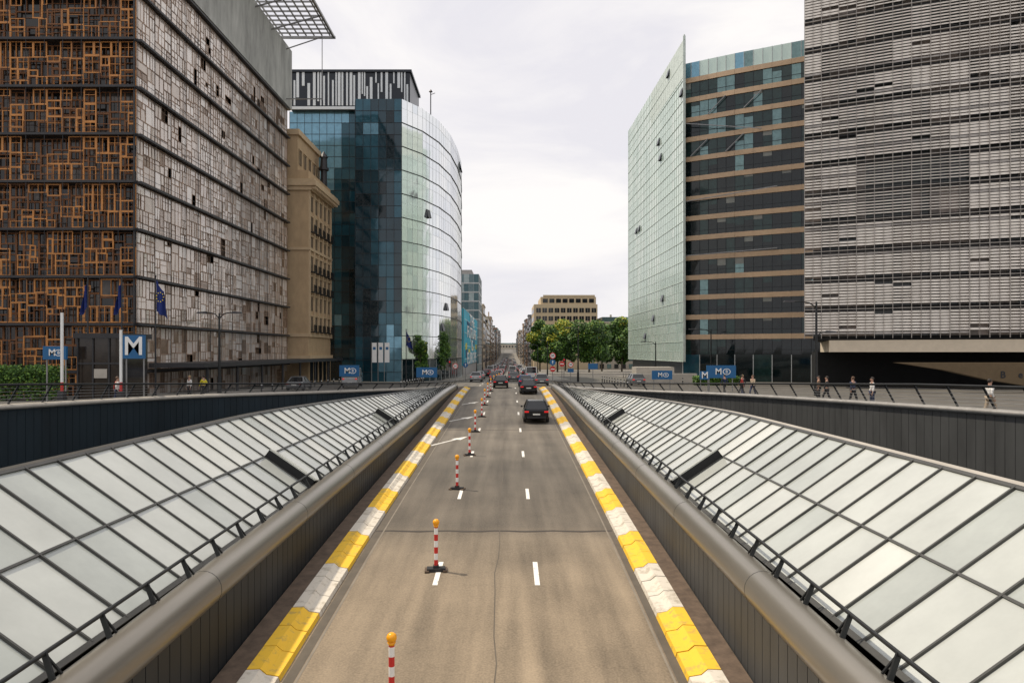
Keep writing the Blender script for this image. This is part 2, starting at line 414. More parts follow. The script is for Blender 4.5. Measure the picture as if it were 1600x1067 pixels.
# ------------------------------------------------------------------ outer retaining walls, coping, railing
for side, W in ((-1, WL), (1, WR)):
    t = thing("retaining_wall", "dark panelled retaining wall with pale rounded coping", "retaining wall", (W(30), 30, -5))
    pts = [Vector((W(y/2), y/2, 0)) for y in range(-52, 162)]
    P = [pts[0]]; acc = 0
    for a, b in zip(pts[:-1], pts[1:]):
        d = (b-a).length; s0 = 0
        while acc+d-s0 >= .5:
            s0 += .5-acc; acc = 0; P.append(a.lerp(b, s0/d))
        acc += d-s0
    ch = lambda p: GH(p.y)-.42
    mb = MB(); cp = MB()
    for a, b in zip(P[:-1], P[1:]):
        d = (b-a).normalized(); n = Vector((d.y, -d.x, 0))*(1 if side < 0 else -1)
        a2, b2 = a+d*.012, b-d*.012
        def lv(p, o, h): return Vector((p.x, p.y, -h))+n*o
        mb.hexa([lv(a2, 0, 9.3), lv(a2, .06, 9.3), lv(b2, .06, 9.3), lv(b2, 0, 9.3), lv(a2, 0, ch(a)+.1), lv(a2, .06, ch(a)+.1), lv(b2, .06, ch(b)+.1), lv(b2, 0, ch(b)+.1)])
        mb.hexa([lv(a, -.3, 9.3), lv(a, -.01, 9.3), lv(b, -.01, 9.3), lv(b, -.3, 9.3), lv(a, -.3, ch(a)+.1), lv(a, -.01, ch(a)+.1), lv(b, -.01, ch(b)+.1), lv(b, -.3, ch(b)+.1)], 1)
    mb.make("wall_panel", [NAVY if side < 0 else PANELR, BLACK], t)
    cp.sweep([(p.x, p.y, -ch(p)) for p in P[::2]], .26, 14, ez=.55)
    cp.make("coping", [COPE if side < 0 else COPEM], t, smooth=True)
    t2 = thing("railing", "dark steel guard rail with slanted posts on coping", "railing", (W(30), 30, -3))
    rh = lambda p: ch(p)-(1.08 if p.y < 34 else max(.55, 1.08-(p.y-34)*.017))
    def nrm(i):
        d = (P[min(i+1, len(P)-1)]-P[max(i-1, 0)]).normalized(); return Vector((d.y, -d.x, 0))*(1 if side < 0 else -1)
    top = [Vector((p.x, p.y, -rh(p)))+nrm(i)*.28 for i, p in enumerate(P)]
    mb = MB(); mb.sweep(top[::2], .06, 8); mb.make("handrail", [RAIL], t2, smooth=True)
    mb = MB()
    for f in (.2, .36, .52, .68, .84):
        mb.sweep([Vector((p.x, p.y, -(ch(p)+(rh(p)-ch(p))*f)))+nrm(i)*(.06+.2*f) for i, p in enumerate(P)][::2], .012, 6)
    mb.make("rail_wire", [STEEL], t2)
    for i in range(4, len(P)-6, 4):
        if P[i].y < 12: continue
        mb = MB(); p = P[i]; mb.bar(Vector((p.x, p.y, -ch(p)+.05)), top[i]+(top[i+1]-top[i])*.8, .10, up=nrm(i), t2=.04); mb.make("post", [RAIL], t2)

# ------------------------------------------------------------------ facade helpers
def resample(pts, step):
    pts = [Vector((p[0], p[1], 0)) for p in pts]; L = sum((b-a).length for a, b in zip(pts[:-1], pts[1:]))
    n = max(1, round(L/step)); out = []; seg = L/n
    acc = 0; i = 0
    for k in range(n+1):
        tgt = k*seg
        while i < len(pts)-2 and acc+(pts[i+1]-pts[i]).length < tgt-1e-6: acc += (pts[i+1]-pts[i]).length; i += 1
        d = (pts[i+1]-pts[i]).length; out.append(pts[i].lerp(pts[i+1], min(1, (tgt-acc)/d)))
    return out
def coh(i, s, seed, fi=.28, fs=.2, rnd=.12):
    return noise.noise(Vector((i*fi+seed*7.1, s*fs+seed*3.3, seed)))+R.uniform(-rnd, rnd)

def curtain(parent, pts, z0, z1, storey, bay, glass, weights, frame, jit=.01, mw=.06, md=.08, bandh=.15, bandm=None, bandd=.12, mid=0, pickfn=None, vent=0, ventm=None):
    P = resample(pts, bay); ns = max(1, round((z1-z0)/storey)); st = (z1-z0)/ns
    fr = MB()
    for s in range(ns):
        g = MB(); a0 = z0+s*st; a1 = a0+st
        for i, (a, b) in enumerate(zip(P[:-1], P[1:])):
            d = (b-a).normalized(); n = Vector((d.y, -d.x, 0))
            rows = [(a0, a1)] if not mid else [(a0, a0+st*mid), (a0+st*mid, a1)]
            for r0, r1 in rows:
                j = [n*R.uniform(-jit, jit) for _ in range(4)]
                k = pickfn(s, ns, i, len(P)) if pickfn else R.choices(range(len(glass)), weights)[0]
                g.quad(a+Vector((0, 0, r0))+j[0], b+Vector((0, 0, r0))+j[1], b+Vector((0, 0, r1))+j[2], a+Vector((0, 0, r1))+j[3], k)
                if mid and r0 > a0: fr.obox(a+Vector((0, 0, r0-mw/2)), b-a, n*md*.7, (0, 0, mw*.8))
            if vent and R.random() < vent and s > 0:
                vt = MB(); o = a+Vector((0, 0, a0+st*.3)); H = Vector((0, 0, st*.36)); w = b-a
                vt.hexa([o+n*.38, o+w+n*.38, o+w+n*.42, o+n*.42, o+H+n*.05, o+w+H+n*.05, o+w+H+n*.09, o+H+n*.09])
                vt.add([o+n*.04, o+n*.38, o+H+n*.05, o+w+n*.04, o+w+n*.38, o+w+H+n*.05], [(0, 1, 2), (3, 5, 4)])
                vt.make("open_window", [ventm], parent)
            if bandh: fr.obox(a+Vector((0, 0, a0-bandh/2)), b-a, n*bandd, (0, 0, bandh), 1)
        g.make("storey_glazing", glass, parent, fix=False)
    for i, p in enumerate(P):
        a, b = P[max(0, i-1)], P[min(len(P)-1, i+1)]; d = (b-a).normalized(); n = Vector((d.y, -d.x, 0))
        fr.obox(p-d*mw/2+Vector((0, 0, z0)), d*mw, n*md, (0, 0, z1-z0))
    fr.make("facade_frame", [frame, bandm or frame], parent)
    return P

# ------------------------------------------------------------------ timber lattice office
WOODA = M("oak_frame", (.50, .215, .058), .5, var=.3, scale=1.2)
WOODB = M("oak_frame_dark", (.20, .085, .032), .6, var=.3)
WOODG = M("oak_frame_grey", (.36, .25, .18), .6, var=.3)
WOODH = M("oak_frame_brown", (.19, .12, .078), .6, var=.3)
DGL = [M("dark_pane_a", (.010, .009, .008), .08, 0, var=.4, ior=1.5), M("dark_pane_b", (.030, .023, .018), .10, .1, var=.4, ior=1.5), M("dark_pane_c", (.07, .062, .055), .12, .3, var=.5)]
SGL = [M("sky_pane_a", (.66, .585, .53), .14, .25, var=.08, scale=.6), M("sky_pane_b", (.55, .475, .415), .15, .25, var=.10), M("sky_pane_c", (.25, .175, .125), .15, .3, var=.2), M("sky_pane_d", (.78, .72, .67), .18, .2, var=.05)]  # pale panes have the sky reflection painted into their base colour
SLAB = M("slab_edge_dark", (.04, .04, .043), .5, .3)
SX, SY0, SY1 = -31.5, 59.5, 100.
t = thing("office_building", "glass office block clad in patchwork of old timber window frames", "building", (-50, 80, -4))
core = MB(); core.box(-70, SX-.9, SY0+.9, SY1, -4.6, 42.8); core.make("wall", [BLACK], t)
def mondrian(w, h, x=0, z=0, depth=0):
    if (w < 1.3 and h < 1.5) or (depth > 2 and w < 2.4 and h < 2.4 and R.random() < .35): return [(x, z, w, h)]
    if w/h > R.uniform(.55, 1.4):
        c = w*R.uniform(.3, .7); return mondrian(c, h, x, z, depth+1)+mondrian(w-c, h, x+c, z, depth+1)
    c = h*R.uniform(.3, .7); return mondrian(w, c, x, z, depth+1)+mondrian(w, h-c, x, z+c, depth+1)
levels = [-4.3, -1.67]+[2.33+4*i for i in range(9)]
for fi, (o, u, n, L) in enumerate((((-70, SY0), (1, 0), (0, -1), 70+SX), ((SX, SY0), (0, 1), (1, 0), SY1-SY0))):
    o = Vector((o[0], o[1], 0)); u = Vector((u[0], u[1], 0)); n = Vector((n[0], n[1], 0)); Z = Vector((0, 0, 1))
    stl = MB()
    for z0, z1 in zip(levels[:-1], levels[1:]):
        h = z1-z0; g = MB(); bars = MB(); x = 0
        while x < L-.01:
            w = min(3.1, L-x)
            for layer in ((0, 1) if fi == 0 else (0,)):
                for (rx0, rz0, rw, rh_) in mondrian(w, h-.3, x, z0+.15):
                    off = 0 if layer == 0 else -.7
                    c = o+u*rx0+Z*rz0+n*off
                    bw = R.choice((.05, .07, .10)) if fi == 0 else R.choice((.03, .04, .055))
                    if fi == 0:
                        if layer == 1: g.quad(c, c+u*rw, c+u*rw+Z*rh_, c+Z*rh_, R.choices((0, 1, 2), (5, 3, 1.6))[0])
                        elif R.random() < .26: continue
                        mi = (0 if R.random() < .8 else 1) if layer == 0 else 1  # inner layer always takes the darker oak, its dimness painted in
                    else:
                        v = coh(rx0, rz0, 2, .12, .16, .22)
                        lowf = max(0, (6-z0)/10)+max(0, (rx0-26)/45)
                        wts = (5, 4, .2+3*lowf, 4 if lowf < .3 else .6) if v > -.38+lowf*.7 else (2.5, 4, 2, .4)
                        j = [n*R.uniform(-.02, .02) for _ in range(4)]
                        if R.random() < .97: g.quad(c+j[0], c+u*rw+j[1], c+u*rw+Z*rh_+j[2], c+Z*rh_+j[3], R.choices((0, 1, 2, 3), wts)[0])
                        else: g.quad(c-n*.3, c+u*rw-n*.3, c+u*rw+Z*rh_-n*.3, c+Z*rh_-n*.3, 2)
                        mi = 0 if R.random() < .5 else 1
                    dd = n*.08 if fi == 0 else n*.03
                    bars.obox(c, u*rw, dd, Z*bw, mi); bars.obox(c+Z*(rh_-bw), u*rw, dd, Z*bw, mi)
                    bars.obox(c+Z*bw, u*bw, dd, Z*(rh_-2*bw), mi); bars.obox(c+u*(rw-bw)+Z*bw, u*bw, dd, Z*(rh_-2*bw), mi)
                    if rw > .7 and R.random() < .6: bars.obox(c+u*(rw*.5)+Z*bw, u*.04, dd*.8, Z*(rh_-2*bw), mi)
                    if rh_ > .9 and R.random() < .5: bars.obox(c+u*bw+Z*(rh_*.6), u*(rw-2*bw), dd*.7, Z*.04, mi)
            x += w
        g.make("storey_glazing", DGL if fi == 0 else SGL, t, fix=False)
        bars.make("timber_lattice", [WOODA, WOODB] if fi == 0 else [WOODG, WOODH], t)
        stl.obox(o+Z*(z1-.10)-n*.5, u*L, n*.95, Z*.20)
        stl.obox(o+Z*(z1+.5)+n*.4, u*L, n*.03, Z*.03)
    k = 0
    while k <= L:
        stl.obox(o+u*(k-.02)+n*(.38 if fi == 0 else .12)+Z*-4.3, u*.035, n*.035, Z*38.6); k += 1.55 if fi == 0 else 2.9
    if fi == 0: stl.obox(o+u*(L-.15)+Z*-4.3, u*.12, n*.2, Z*38.6)
    stl.make("steel_floor_edge", [SLAB], t)
at = MB(); at.box(-70, SX+.5, SY0-.4, SY1+.6, 34.5, 42.9); at.make("attic_band", [CONC], t)
cn = MB()
for x in [v*1.1 for v in range(0, 12)]: cn.bar((-37+x, 60, 44), (-37+x, 98, 44), .16)
for y in [60+v*1.25 for v in range(0, 31)]: cn.bar((-37, y, 44.12), (-24.6, y, 44.12), .10, t2=.22)
cn.bar((-24.5, 59, 44), (-24.5, 98.6, 44), .3); cn.bar((-37, 98.6, 44), (-24.3, 98.6, 44), .3); cn.bar((-26, 98, 43.8), (-26, 98, 35), .09); cn.bar((-31.4, 98, 42), (-26, 98, 43.8), .12)
cn.bar((-31, 98, 35.2), (-26, 98, 35.2), .12)
for y in range(62, 98, 6): cn.bar((-31.5, y, 42), (-24.6, y, 43.9), .16)
cn.make("roof_canopy", [STEEL], t)
aw = MB(); aw.box(-31.2, -26.4, 61, 112, -1.35, -.95); 
for y in range(63, 112, 7): aw.cyl((-27, y, -1.35), (-27, y, -5), .14, n=10)
aw.make("entrance_canopy", [SLAB], t)

# ------------------------------------------------------------------ tan stone building
STONE = M("tan_limestone", (.47, .34, .205), .85, var=.14, scale=.9, bump=.15, stretch=(1, 1, .5))
STONE2 = M("tan_limestone_trim", (.54, .41, .26), .85, var=.1)
WING = M("window_dark_glass", (.02, .022, .024), .08, 0, var=.4)
t = thing("stone_building", "tan limestone classical building with heavy cornice and iron balconies", "building", (-36, 107, -5))
fx = -28.9
mb = MB(); mb.box(-44, fx, 101.5, 114, -5.4, 26.2); mb.box(-44, fx-1.6, 101.6, 113, 26.2, 31.8); mb.make("wall", [STONE], t)
mb = MB()
mb.box(-44, fx+.5, 101.2, 114.3, 23.3, 23.9); mb.box(-44, fx+1.2, 100.9, 115, 23.9, 24.6); mb.box(-44, fx+1.0, 101, 114.8, 24.6, 24.9)
mb.box(-44, fx-1.3, 101.3, 113.2, 31.3, 32.1); mb.box(-44, fx+.25, 101.3, 114.2, 2.2, 2.7); mb.box(-44, fx+.25, 101.3, 114.2, 14.7, 15.1); mb.box(-44, fx+.35, 101.3, 114.2, -1, -.5)
for i in range(16): mb.box(fx+.5, fx+1.1, 101.3+i*.85, 101.6+i*.85, 23.45, 23.9)
for i in range(6):
    y = 101.7+i*2.42; mb.box(fx+.0, fx+.22, y-.18, y+.18, 2.7, 23.3)
mb.make("cornice", [STONE2], t)
for s in range(8):
    z = 3.1+s*2.9 if s < 7 else 27.2
    for c in range(5):
        y = 102.3+c*2.42; xx = fx if s < 7 else fx-1.6
        if s == 7: y -= .2
        wd = MB(); wd.box(xx-.1, xx+.05, y, y+1.25, z, z+2.0, 0); wd.box(xx+.05, xx+.12, y-.1, y, z-.1, z+2.1, 1); wd.box(xx+.05, xx+.12, y+1.25, y+1.35, z-.1, z+2.1, 1); wd.box(xx+.05, xx+.09, y+.6, y+.65, z, z+2.0, 1); wd.box(xx+.05, xx+.2, y-.15, y+1.4, z+2.1, z+2.25, 1)
        wd.make("window", [WING, STONE2], t)
        if s in (0, 2, 3, 5):
            bc = MB(); bc.box(xx+.13, xx+.7, y-.2, y+1.45, z-.25, z-.12)
            for q in range(9): bc.box(xx+.62, xx+.66, y-.18+q*.2, y-.15+q*.2, z-.12, z+.8)
            bc.box(xx+.6, xx+.68, y-.2, y+1.45, z+.8, z+.86); bc.make("balcony", [RAIL], t)
for c in range(5):
    wd = MB(); y = 102.3+c*2.42; wd.box(fx-.1, fx+.05, y, y+1.5, -4.6, -1.4); wd.make("window", [WING], t)
mb = MB(); mb.cyl((-29.2, 111, 26.2), (-29.2, 111, 28.6), .5, .45, 8); mb.cyl((-29.2, 111, 28.6), (-29.2, 111, 29), .8, .8, 8); mb.cyl((-29.2, 111, 29), (-29.2, 111, 30.6), .6, .5, 8); mb.cyl((-29.2, 111, 30.6), (-29.2, 111, 31.6), .7, .05, 8)
mb.make("roof_lantern", [SLAB], t)

# ------------------------------------------------------------------ blue curved glass office
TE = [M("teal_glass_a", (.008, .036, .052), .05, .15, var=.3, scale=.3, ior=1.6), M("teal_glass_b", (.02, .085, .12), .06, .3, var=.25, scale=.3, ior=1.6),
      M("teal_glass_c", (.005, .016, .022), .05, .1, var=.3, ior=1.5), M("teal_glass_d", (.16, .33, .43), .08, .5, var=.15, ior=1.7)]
SIL = [M("silver_glass_a", (.84, .87, .89), .07, .92, var=.03, scale=.2), M("silver_glass_b", (.78, .82, .85), .07, .92, var=.04, scale=.2), M("silver_glass_c", (.90, .92, .93), .10, .9, var=.03)]
FRB = M("frame_black", (.03, .035, .04), .4, .4)
FRL = M("frame_light", (.45, .47, .47), .4, .3)
STRW = M("stripe_white", (.66, .70, .72), .5, var=.05); STRB = M("stripe_black", (.015, .02, .028), .3, .2)
t = thing("office_building", "curved blue glass office block with striped rooftop screen", "building", (-20, 125, -5))
curve = [(-17.5, 115), (-14.7, 119.5), (-12.5, 126), (-11.1, 134), (-10.5, 143), (-10.4, 153), (-11.1, 165), (-13, 176)]
mb = MB(); mb.prism([(-17.6, 115.15)]+[(x-.25, y+.1) for x, y in curve[1:]]+[(-38, 176), (-38, 122.2), (-25.2, 122.2), (-25.2, 115.15)], -5.5, 41.1); mb.make("wall", [STRB], t)
def pickB(s, ns, i, n):  # building reflections painted in as blobs of darker pane tint
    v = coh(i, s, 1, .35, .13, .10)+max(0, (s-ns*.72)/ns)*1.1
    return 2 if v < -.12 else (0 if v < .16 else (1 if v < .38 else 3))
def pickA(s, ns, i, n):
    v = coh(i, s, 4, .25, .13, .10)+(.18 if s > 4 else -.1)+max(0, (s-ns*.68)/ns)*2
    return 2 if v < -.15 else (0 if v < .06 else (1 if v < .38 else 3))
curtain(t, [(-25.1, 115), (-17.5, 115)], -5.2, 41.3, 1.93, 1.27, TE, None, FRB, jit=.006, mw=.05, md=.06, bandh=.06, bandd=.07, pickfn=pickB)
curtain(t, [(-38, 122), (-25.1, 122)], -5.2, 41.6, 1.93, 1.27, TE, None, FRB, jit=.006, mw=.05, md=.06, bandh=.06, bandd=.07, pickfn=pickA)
sp = MB(); sp.quad((-25.1, 122, -5.2), (-25.1, 115, -5.2), (-25.1, 115, 41.3), (-25.1, 122, 41.3)); sp.make("side_glazing", [TE[1]], t)
curtain(t, curve, -1.2, 41.3, 3.86, 1.35, SIL, None, FRL, jit=.006, mw=.02, md=.025, bandh=.10, bandm=FRB, bandd=.12, mid=.62, vent=.014, ventm=FRB,
            pickfn=lambda s, ns, i, n: 0 if coh(i, s, 6) < .1 else R.choice((1, 2)))
curtain(t, curve, -5.3, -1.25, 4, 2.7, [TE[2], TE[0]], (2, 1), FRL, mw=.12)
for a0, a1, y, z0, z1 in ((-37.5, -17, 121, 42.6, 48.2),):
    st = MB(); st.box(a0, a1, y, y+12, 41.6, 48.0, 0)
    x = a0
    while x < a1-.1:
        w = R.choice((.22, .3, .45)); hh = R.uniform(1.5, 5.4) if R.random() < .6 else 5.7
        zz = 42.3 if R.random() < .5 else 48.0-hh
        st.box(x, x+w, y-.12, y-.01, zz, zz+hh, 1); x += w+R.choice((.18, .3, .5))
    st.box(a0-.2, a1+.3, y-.3, y+12.2, 48.0, 48.4, 0); st.box(a0-.2, a1+.1, y-.2, y, 41.62, 42.1, 1)
    st.make("striped_roof_screen", [STRB, STRW], t)
ms = MB(); ms.cyl((-14, 126, 41.2), (-14, 126, 46.5), .09, n=8); ms.cyl((-14, 126, 46.5), (-14, 126, 46.9), .35, .1, 8); ms.bar((-14, 126, 46), (-13.2, 126, 46.3), .08); ms.make("roof_mast", [SLAB], t)
fn = MB(); fn.box(-12.0, -11.5, 146, 166, 34, 43.4); fn.make("green_glass_fin", [M("green_glass", (.10, .25, .22), .1, .4)], t)

# ------------------------------------------------------------------ green glass / banded office (right)
GG = [M("pale_green_glass_a", (.58, .69, .62), .18, .4, var=.05, scale=.15, ior=1.6), M("pale_green_glass_b", (.52, .635, .57), .18, .4, var=.06, scale=.15, ior=1.6), M("pale_green_glass_c", (.64, .73, .67), .2, .4, var=.04, ior=1.6)]
GFR = M("frame_pale_green", (.55, .62, .565), .4, .2)
TAN = M("tan_spandrel", (.60, .43, .28), .7, var=.08)
BG = [M("office_glass_dark", (.006, .013, .015), .05, .05, var=.4, ior=1.5), M("office_glass_green", (.018, .042, .04), .06, .15, var=.3, ior=1.5), M("office_glass_blind", (.26, .27, .24), .3, 0, var=.15), M("office_glass_sky", (.16, .25, .25), .06, .5, var=.2)]
t = thing("office_building", "office tower with pale green glass screen and tan banded facade", "building", (40, 135, -5))
mb = MB(); mb.prism([(29.5, 118.8), (45.8, 109.4), (62, 101), (62, 165), (29.0, 165)], -5.6, 45.6); mb.make("wall", [STRB], t)
curtain(t, [(28.0, 165), (29.0, 117)], -1.6, 51.8, 3.34, 1.5, GG, None, GFR, jit=.005, mw=.045, md=.05, bandh=.08, bandd=.08, mid=.5, vent=.016, ventm=STRB,
        pickfn=lambda s, ns, i, n: (1 if coh(i, s, 9, .15, .1, .12) < -.05 else (0 if R.random() < .65 else 2)))
fin = MB(); fin.prism([(28.95, 116.9), (29.35, 116.9), (28.4, 165), (28.05, 165)], 45.6, 51.8); fin.box(28.9, 29.3, 116.75, 116.95, -1.6, 52.4); fin.cyl((29.1, 116.8, 51.8), (29.1, 116.8, 52.6), .12)
fin.make("glass_screen_edge", [GFR], t)
bandpts = [(29.3, 118.6), (37, 114), (46, 109.2), (62, 101)]
fr = MB(); Pb = resample(bandpts, 1.45)
for s in range(14):
    z0 = -.4+s*3.3; g = MB()
    rnd_open = s >= 10
    for i, (a, b) in enumerate(zip(Pb[:-1], Pb[1:])):
        d = (b-a).normalized(); n = Vector((d.y, -d.x, 0)); j = [n*R.uniform(-.008, .008) for _ in range(4)]
        v = coh(i, s, 3, .5, .4, .2)
        if rnd_open: k = 0 if v < -.2 else (1 if v < .12 else 3)
        else: k = 0 if v < .2 else (1 if v < .42 else 3)
        g.quad(a+Vector((0, 0, z0))+j[0], b+Vector((0, 0, z0))+j[1], b+Vector((0, 0, z0+2.5))+j[2], a+Vector((0, 0, z0+2.5))+j[3], k)
        if R.random() < .24:
            hh = R.uniform(.3, 1.4); g.quad(a+Vector((0, 0, z0+2.5-hh))+n*.02, b+Vector((0, 0, z0+2.5-hh))+n*.02, b+Vector((0, 0, z0+2.5))+n*.02, a+Vector((0, 0, z0+2.5))+n*.02, 2 if R.random() < .4 else 1)
        fr.obox(a-d*.03+Vector((0, 0, z0)), d*.06, n*.09, (0, 0, 2.5))
        fr.obox(a+Vector((0, 0, z0+.75)), b-a, n*.05, (0, 0, .06))
    g.make("storey_glazing", BG, t, fix=False)
    sp = MB()
    for a, b in zip(Pb[:-1:2], Pb[2::2]):
        d = (b-a).normalized(); n = Vector((d.y, -d.x, 0))
        sp.obox(a+d*.01+Vector((0, 0, z0+2.5)), (b-a)-d*.02, n*.22, (0, 0, .8))
    sp.make("spandrel", [TAN], t)
fr.make("facade_frame", [FRB], t)
curtain(t, bandpts, 45.8, 48.4, 2.6, 1.45, [BG[3], TE[3], GG[1]], (2, 1, 3), FRL, mw=.08, md=.1, bandh=.1)
curtain(t, bandpts, -5.4, -.42, 5, 2.9, [BG[0], BG[1], TE[1]], (3, 1, 1), FRL, mw=.12)
def brace(a, b, w=.12):
    tr = MB(); tr.bar(a, b, w); tr.make("steel_brace", [STEEL], t)
for q in range(4):
    a, b = Pb[1+q*2], Pb[3+q*2]; n = Vector((-.45, -.89, 0))*.5
    s = 10+(q*2) % 4; z0 = -.4+s*3.3; brace(a+n+Vector((0, 0, z0)), b+n+Vector((0, 0, z0+2.5)))
brace((29.3, 117.2, 38), (40, 111.5, 35.4)); brace((29.3, 117.2, 25), (42, 110.2, 26)); brace((29.3, 117.2, 16), (42, 110.2, 16.3))

# ------------------------------------------------------------------ louvred office (far right)
SLAT = M("louvre_cream", (.88, .82, .74), .4, .0, var=.06, scale=.6); SLATB = M("louvre_grey", (.42, .39, .36), .45, .1, var=.15)
BK = [M("louvre_back_a", (.03, .035, .035), .1, .1, var=.4), M("louvre_back_b", (.14, .12, .105), .3, 0, var=.3), M("louvre_back_c", (.26, .22, .195), .4, 0, var=.2)]
CREAM = M("cream_soffit", (.66, .57, .44), .7, var=.06)
t = thing("office_building", "large curved office block wrapped in horizontal cream glass louvres", "building", (55, 90, -4))
bp = [(35.7, 85), (45.5, 80.2), (55.8, 76), (66, 73.2), (80, 71)]
PB = resample(bp, 1.9)
mb = MB(); mb.prism([(37.0, 85.6)]+[(p.x+.3, p.y+1.0) for p in PB[1:]]+[(80, 110), (49, 110)], 1.4, 55); mb.make("wall", [BLACK], t)
ST = 3.45
stp = MB()
for s in range(15):
    z0 = 1.9+s*ST; g = MB(); sl = MB()
    for i, (a, b) in enumerate(zip(PB[:-1], PB[1:])):
        d = (b-a).normalized(); n = Vector((d.y, -d.x, 0)); w = (b-a)
        q = a-n*.55+Vector((0, 0, z0))
        for hv in (0, .5):
            v = coh(i+hv, s, 5, .4, .35, .25)
            g.quad(q+w*hv, q+w*(hv+.5), q+w*(hv+.5)+Vector((0, 0, 2.9)), q+w*hv+Vector((0, 0, 2.9)), 0 if v < .05 else (1 if v < .28 else 2))
        g.obox(a-n*.55+Vector((0, 0, z0+2.9)), w, n*.5, (0, 0, .3), 3)
        dark = (s in (4, 5) and 3 <= i <= 8)
        cv = coh(i, s, 8, .3, .3, .2)
        base_t = 52 if cv < -.1 else (60 if cv < .12 else (68 if cv < .3 else 76))
        for k in range(8):
            ang = rad(base_t+R.uniform(-3, 3)); v = n*math.cos(ang)+Vector((0, 0, -math.sin(ang))); wv = v.cross(d).normalized()
            zc = z0+.34+k*.34
            if R.random() < .02: continue
            sl.obox(a+d*.03+Vector((0, 0, zc+.1))-n*.02, w-d*.06, v*(.27 if not dark else .12), wv*.02, 0 if (k+s) % 9 else 1)
    g.make("storey_glazing", BK+[SLAB], t, fix=False); sl.make("louvre_row", [SLAT, SLATB], t)
    for a, b in zip(PB[:-1], PB[1:]):
        d = (b-a).normalized(); n = Vector((d.y, -d.x, 0))
        stp.obox(a+Vector((0, 0, z0+3.12)), b-a, n*.3, (0, 0, .07))
for i, p in enumerate(PB):
    a, b = PB[max(0, i-1)], PB[min(len(PB)-1, i+1)]; d = (b-a).normalized(); n = Vector((d.y, -d.x, 0))
    stp.obox(p-d*.03+n*.02+Vector((0, 0, 1.6)), d*.05, n*.28, (0, 0, 53)); stp.obox(p+d*.93+n*.05+Vector((0, 0, 1.6)), d*.025, n*.2, (0, 0, 53))
stp.make("facade_frame", [SLATB], t)
sf = MB(); sf.prism([(38.2, 83.9)]+[(p.x, p.y+.2) for p in PB[2:]]+[(80, 104), (46, 104)], .0, 1.39); sf.make("soffit_slab", [CREAM], t)
bk = MB(); bk.box(40, 80, 92, 93, -4.6, 0); bk.make("ground_floor_wall", [BLACK], t)
t = thing("name_wall", "long tan wedge wall with dark raised building name letters", "wall", (60, 70, -4))
w = MB(); prof = [(36.5, -1.0), (80, -1.0), (80, -4.2), (50, -3.4), (45, -2.6), (41, -1.7)]
w.add([(x, 66, z) for x, z in prof]+[(x, 67, z) for x, z in prof], [tuple(range(6)), tuple(range(6, 12))[::-1]]+[(i, (i+1) % 6, 6+(i+1) % 6, 6+i) for i in range(6)])
w.make("wall", [M("tan_render", (.13, .092, .05), .8, var=.12)], t)
for i, chh in enumerate("Berlaymont"):
    text(chh, .9, STRB, t, (46.3+i*1.65-60, 65.97-70, -2.15+4), name="letter")

# ------------------------------------------------------------------ distant street canyon
def block(x0, x1, y0, y1, top, wallm, winm, label, st=3.2, bay=2.2, face=1, front=True, name="town_building", cat="building"):
    g = -GH((y0+y1)/2)-2
    mb = MB(); mb.box(x0, x1, y0, y1, g, top, 0)
    ns = int((top-g-3)/st); xf = x1 if face > 0 else x0
    nb = int((y1-y0)/bay)
    for s in range(ns):
        z = top-1.2-(s+1)*st+.9
        for b in range(nb):
            y = y0+(b+.25)*(y1-y0)/nb; k = 1 if R.random() < .8 else 2
            mb.box(min(xf, xf+face*.08), max(xf, xf+face*.08), y, y+bay*.55, z, z+st*.58, k)
        if front:
            nf = max(1, int((x1-x0)/bay))
            for b in range(nf):
                x = x0+(b+.25)*(x1-x0)/nf; k = 1 if R.random() < .8 else 2
                mb.box(x, x+bay*.6, y0-.08, y0, z, z+st*.58, k)
        if R.random() < .5: mb.box(min(xf, xf+face*.5), max(xf, xf+face*.5), y0+.1, y1-.1, z-.6, z-.45, 0)
    mb.box(x0-.3, x1+.3, y0-.3, y1+.3, top, top+.5, 0)
    if R.random() < .7: mb.box(x0+2, x1-2, y0+2, y1-3, top+.5, top+2.6, 2)
    for q in range(3):
        cx_, cy_ = R.uniform(x0+2, x1-2), R.uniform(y0+2, y1-2); mb.box(cx_, cx_+.8, cy_, cy_+.8, top+.4, top+R.uniform(2, 4.4), 0)
    o = mb.make(name, [wallm, winm, BG[3]]); o["label"] = label; o["category"] = cat
    return o
WM = [M("render_cream", (.46, .41, .33), .8), M("brick_brown", (.22, .14, .10), .8), M("concrete_grey", (.32, .31, .30), .8), M("render_tan", (.40, .31, .22), .8), M("render_white", (.55, .53, .49), .8), M("slate_grey", (.17, .18, .19), .7)]
WMN = ["cream rendered", "brown brick", "grey concrete", "tan rendered", "white rendered", "slate grey"]
MUR = M("mural_cyan", (.02, .36, .50), .6, var=.3, scale=.15)
mo = thing("town_building", "street building painted with bright cyan and yellow mural", "building", (-18, 215, -7))
mb = MB(); mb.box(-26, -11.7, 180, 258, -9, 11.5); mb.make("wall", [WM[2]], mo)
mb = MB(); mb.box(-11.7, -11.55, 181, 257, -3.5, 11.2, 0)
for q in range(20):
    y = R.uniform(182, 250); z = R.uniform(-3, 8); mb.box(-11.56, -11.45+q*.002, y, y+R.uniform(2, 8), z, z+R.uniform(.6, 2.2), R.choice((1, 2, 3, 2)))
for z in (-2, 1.5, 5, 8.5): mb.box(-11.56, -11.49, 183, 256, z, z+.25, 3)
mb.make("mural", [MUR, M("mural_yellow", (.6, .55, .08), .6), M("mural_dark_blue", (.01, .07, .16), .6), M("mural_light", (.35, .6, .65), .6)], mo)
mf = MB(); mf.box(-14.9, -11.7, 179.8, 179.95, -3.5, 11.2); mf.make("mural", [MUR], mo)
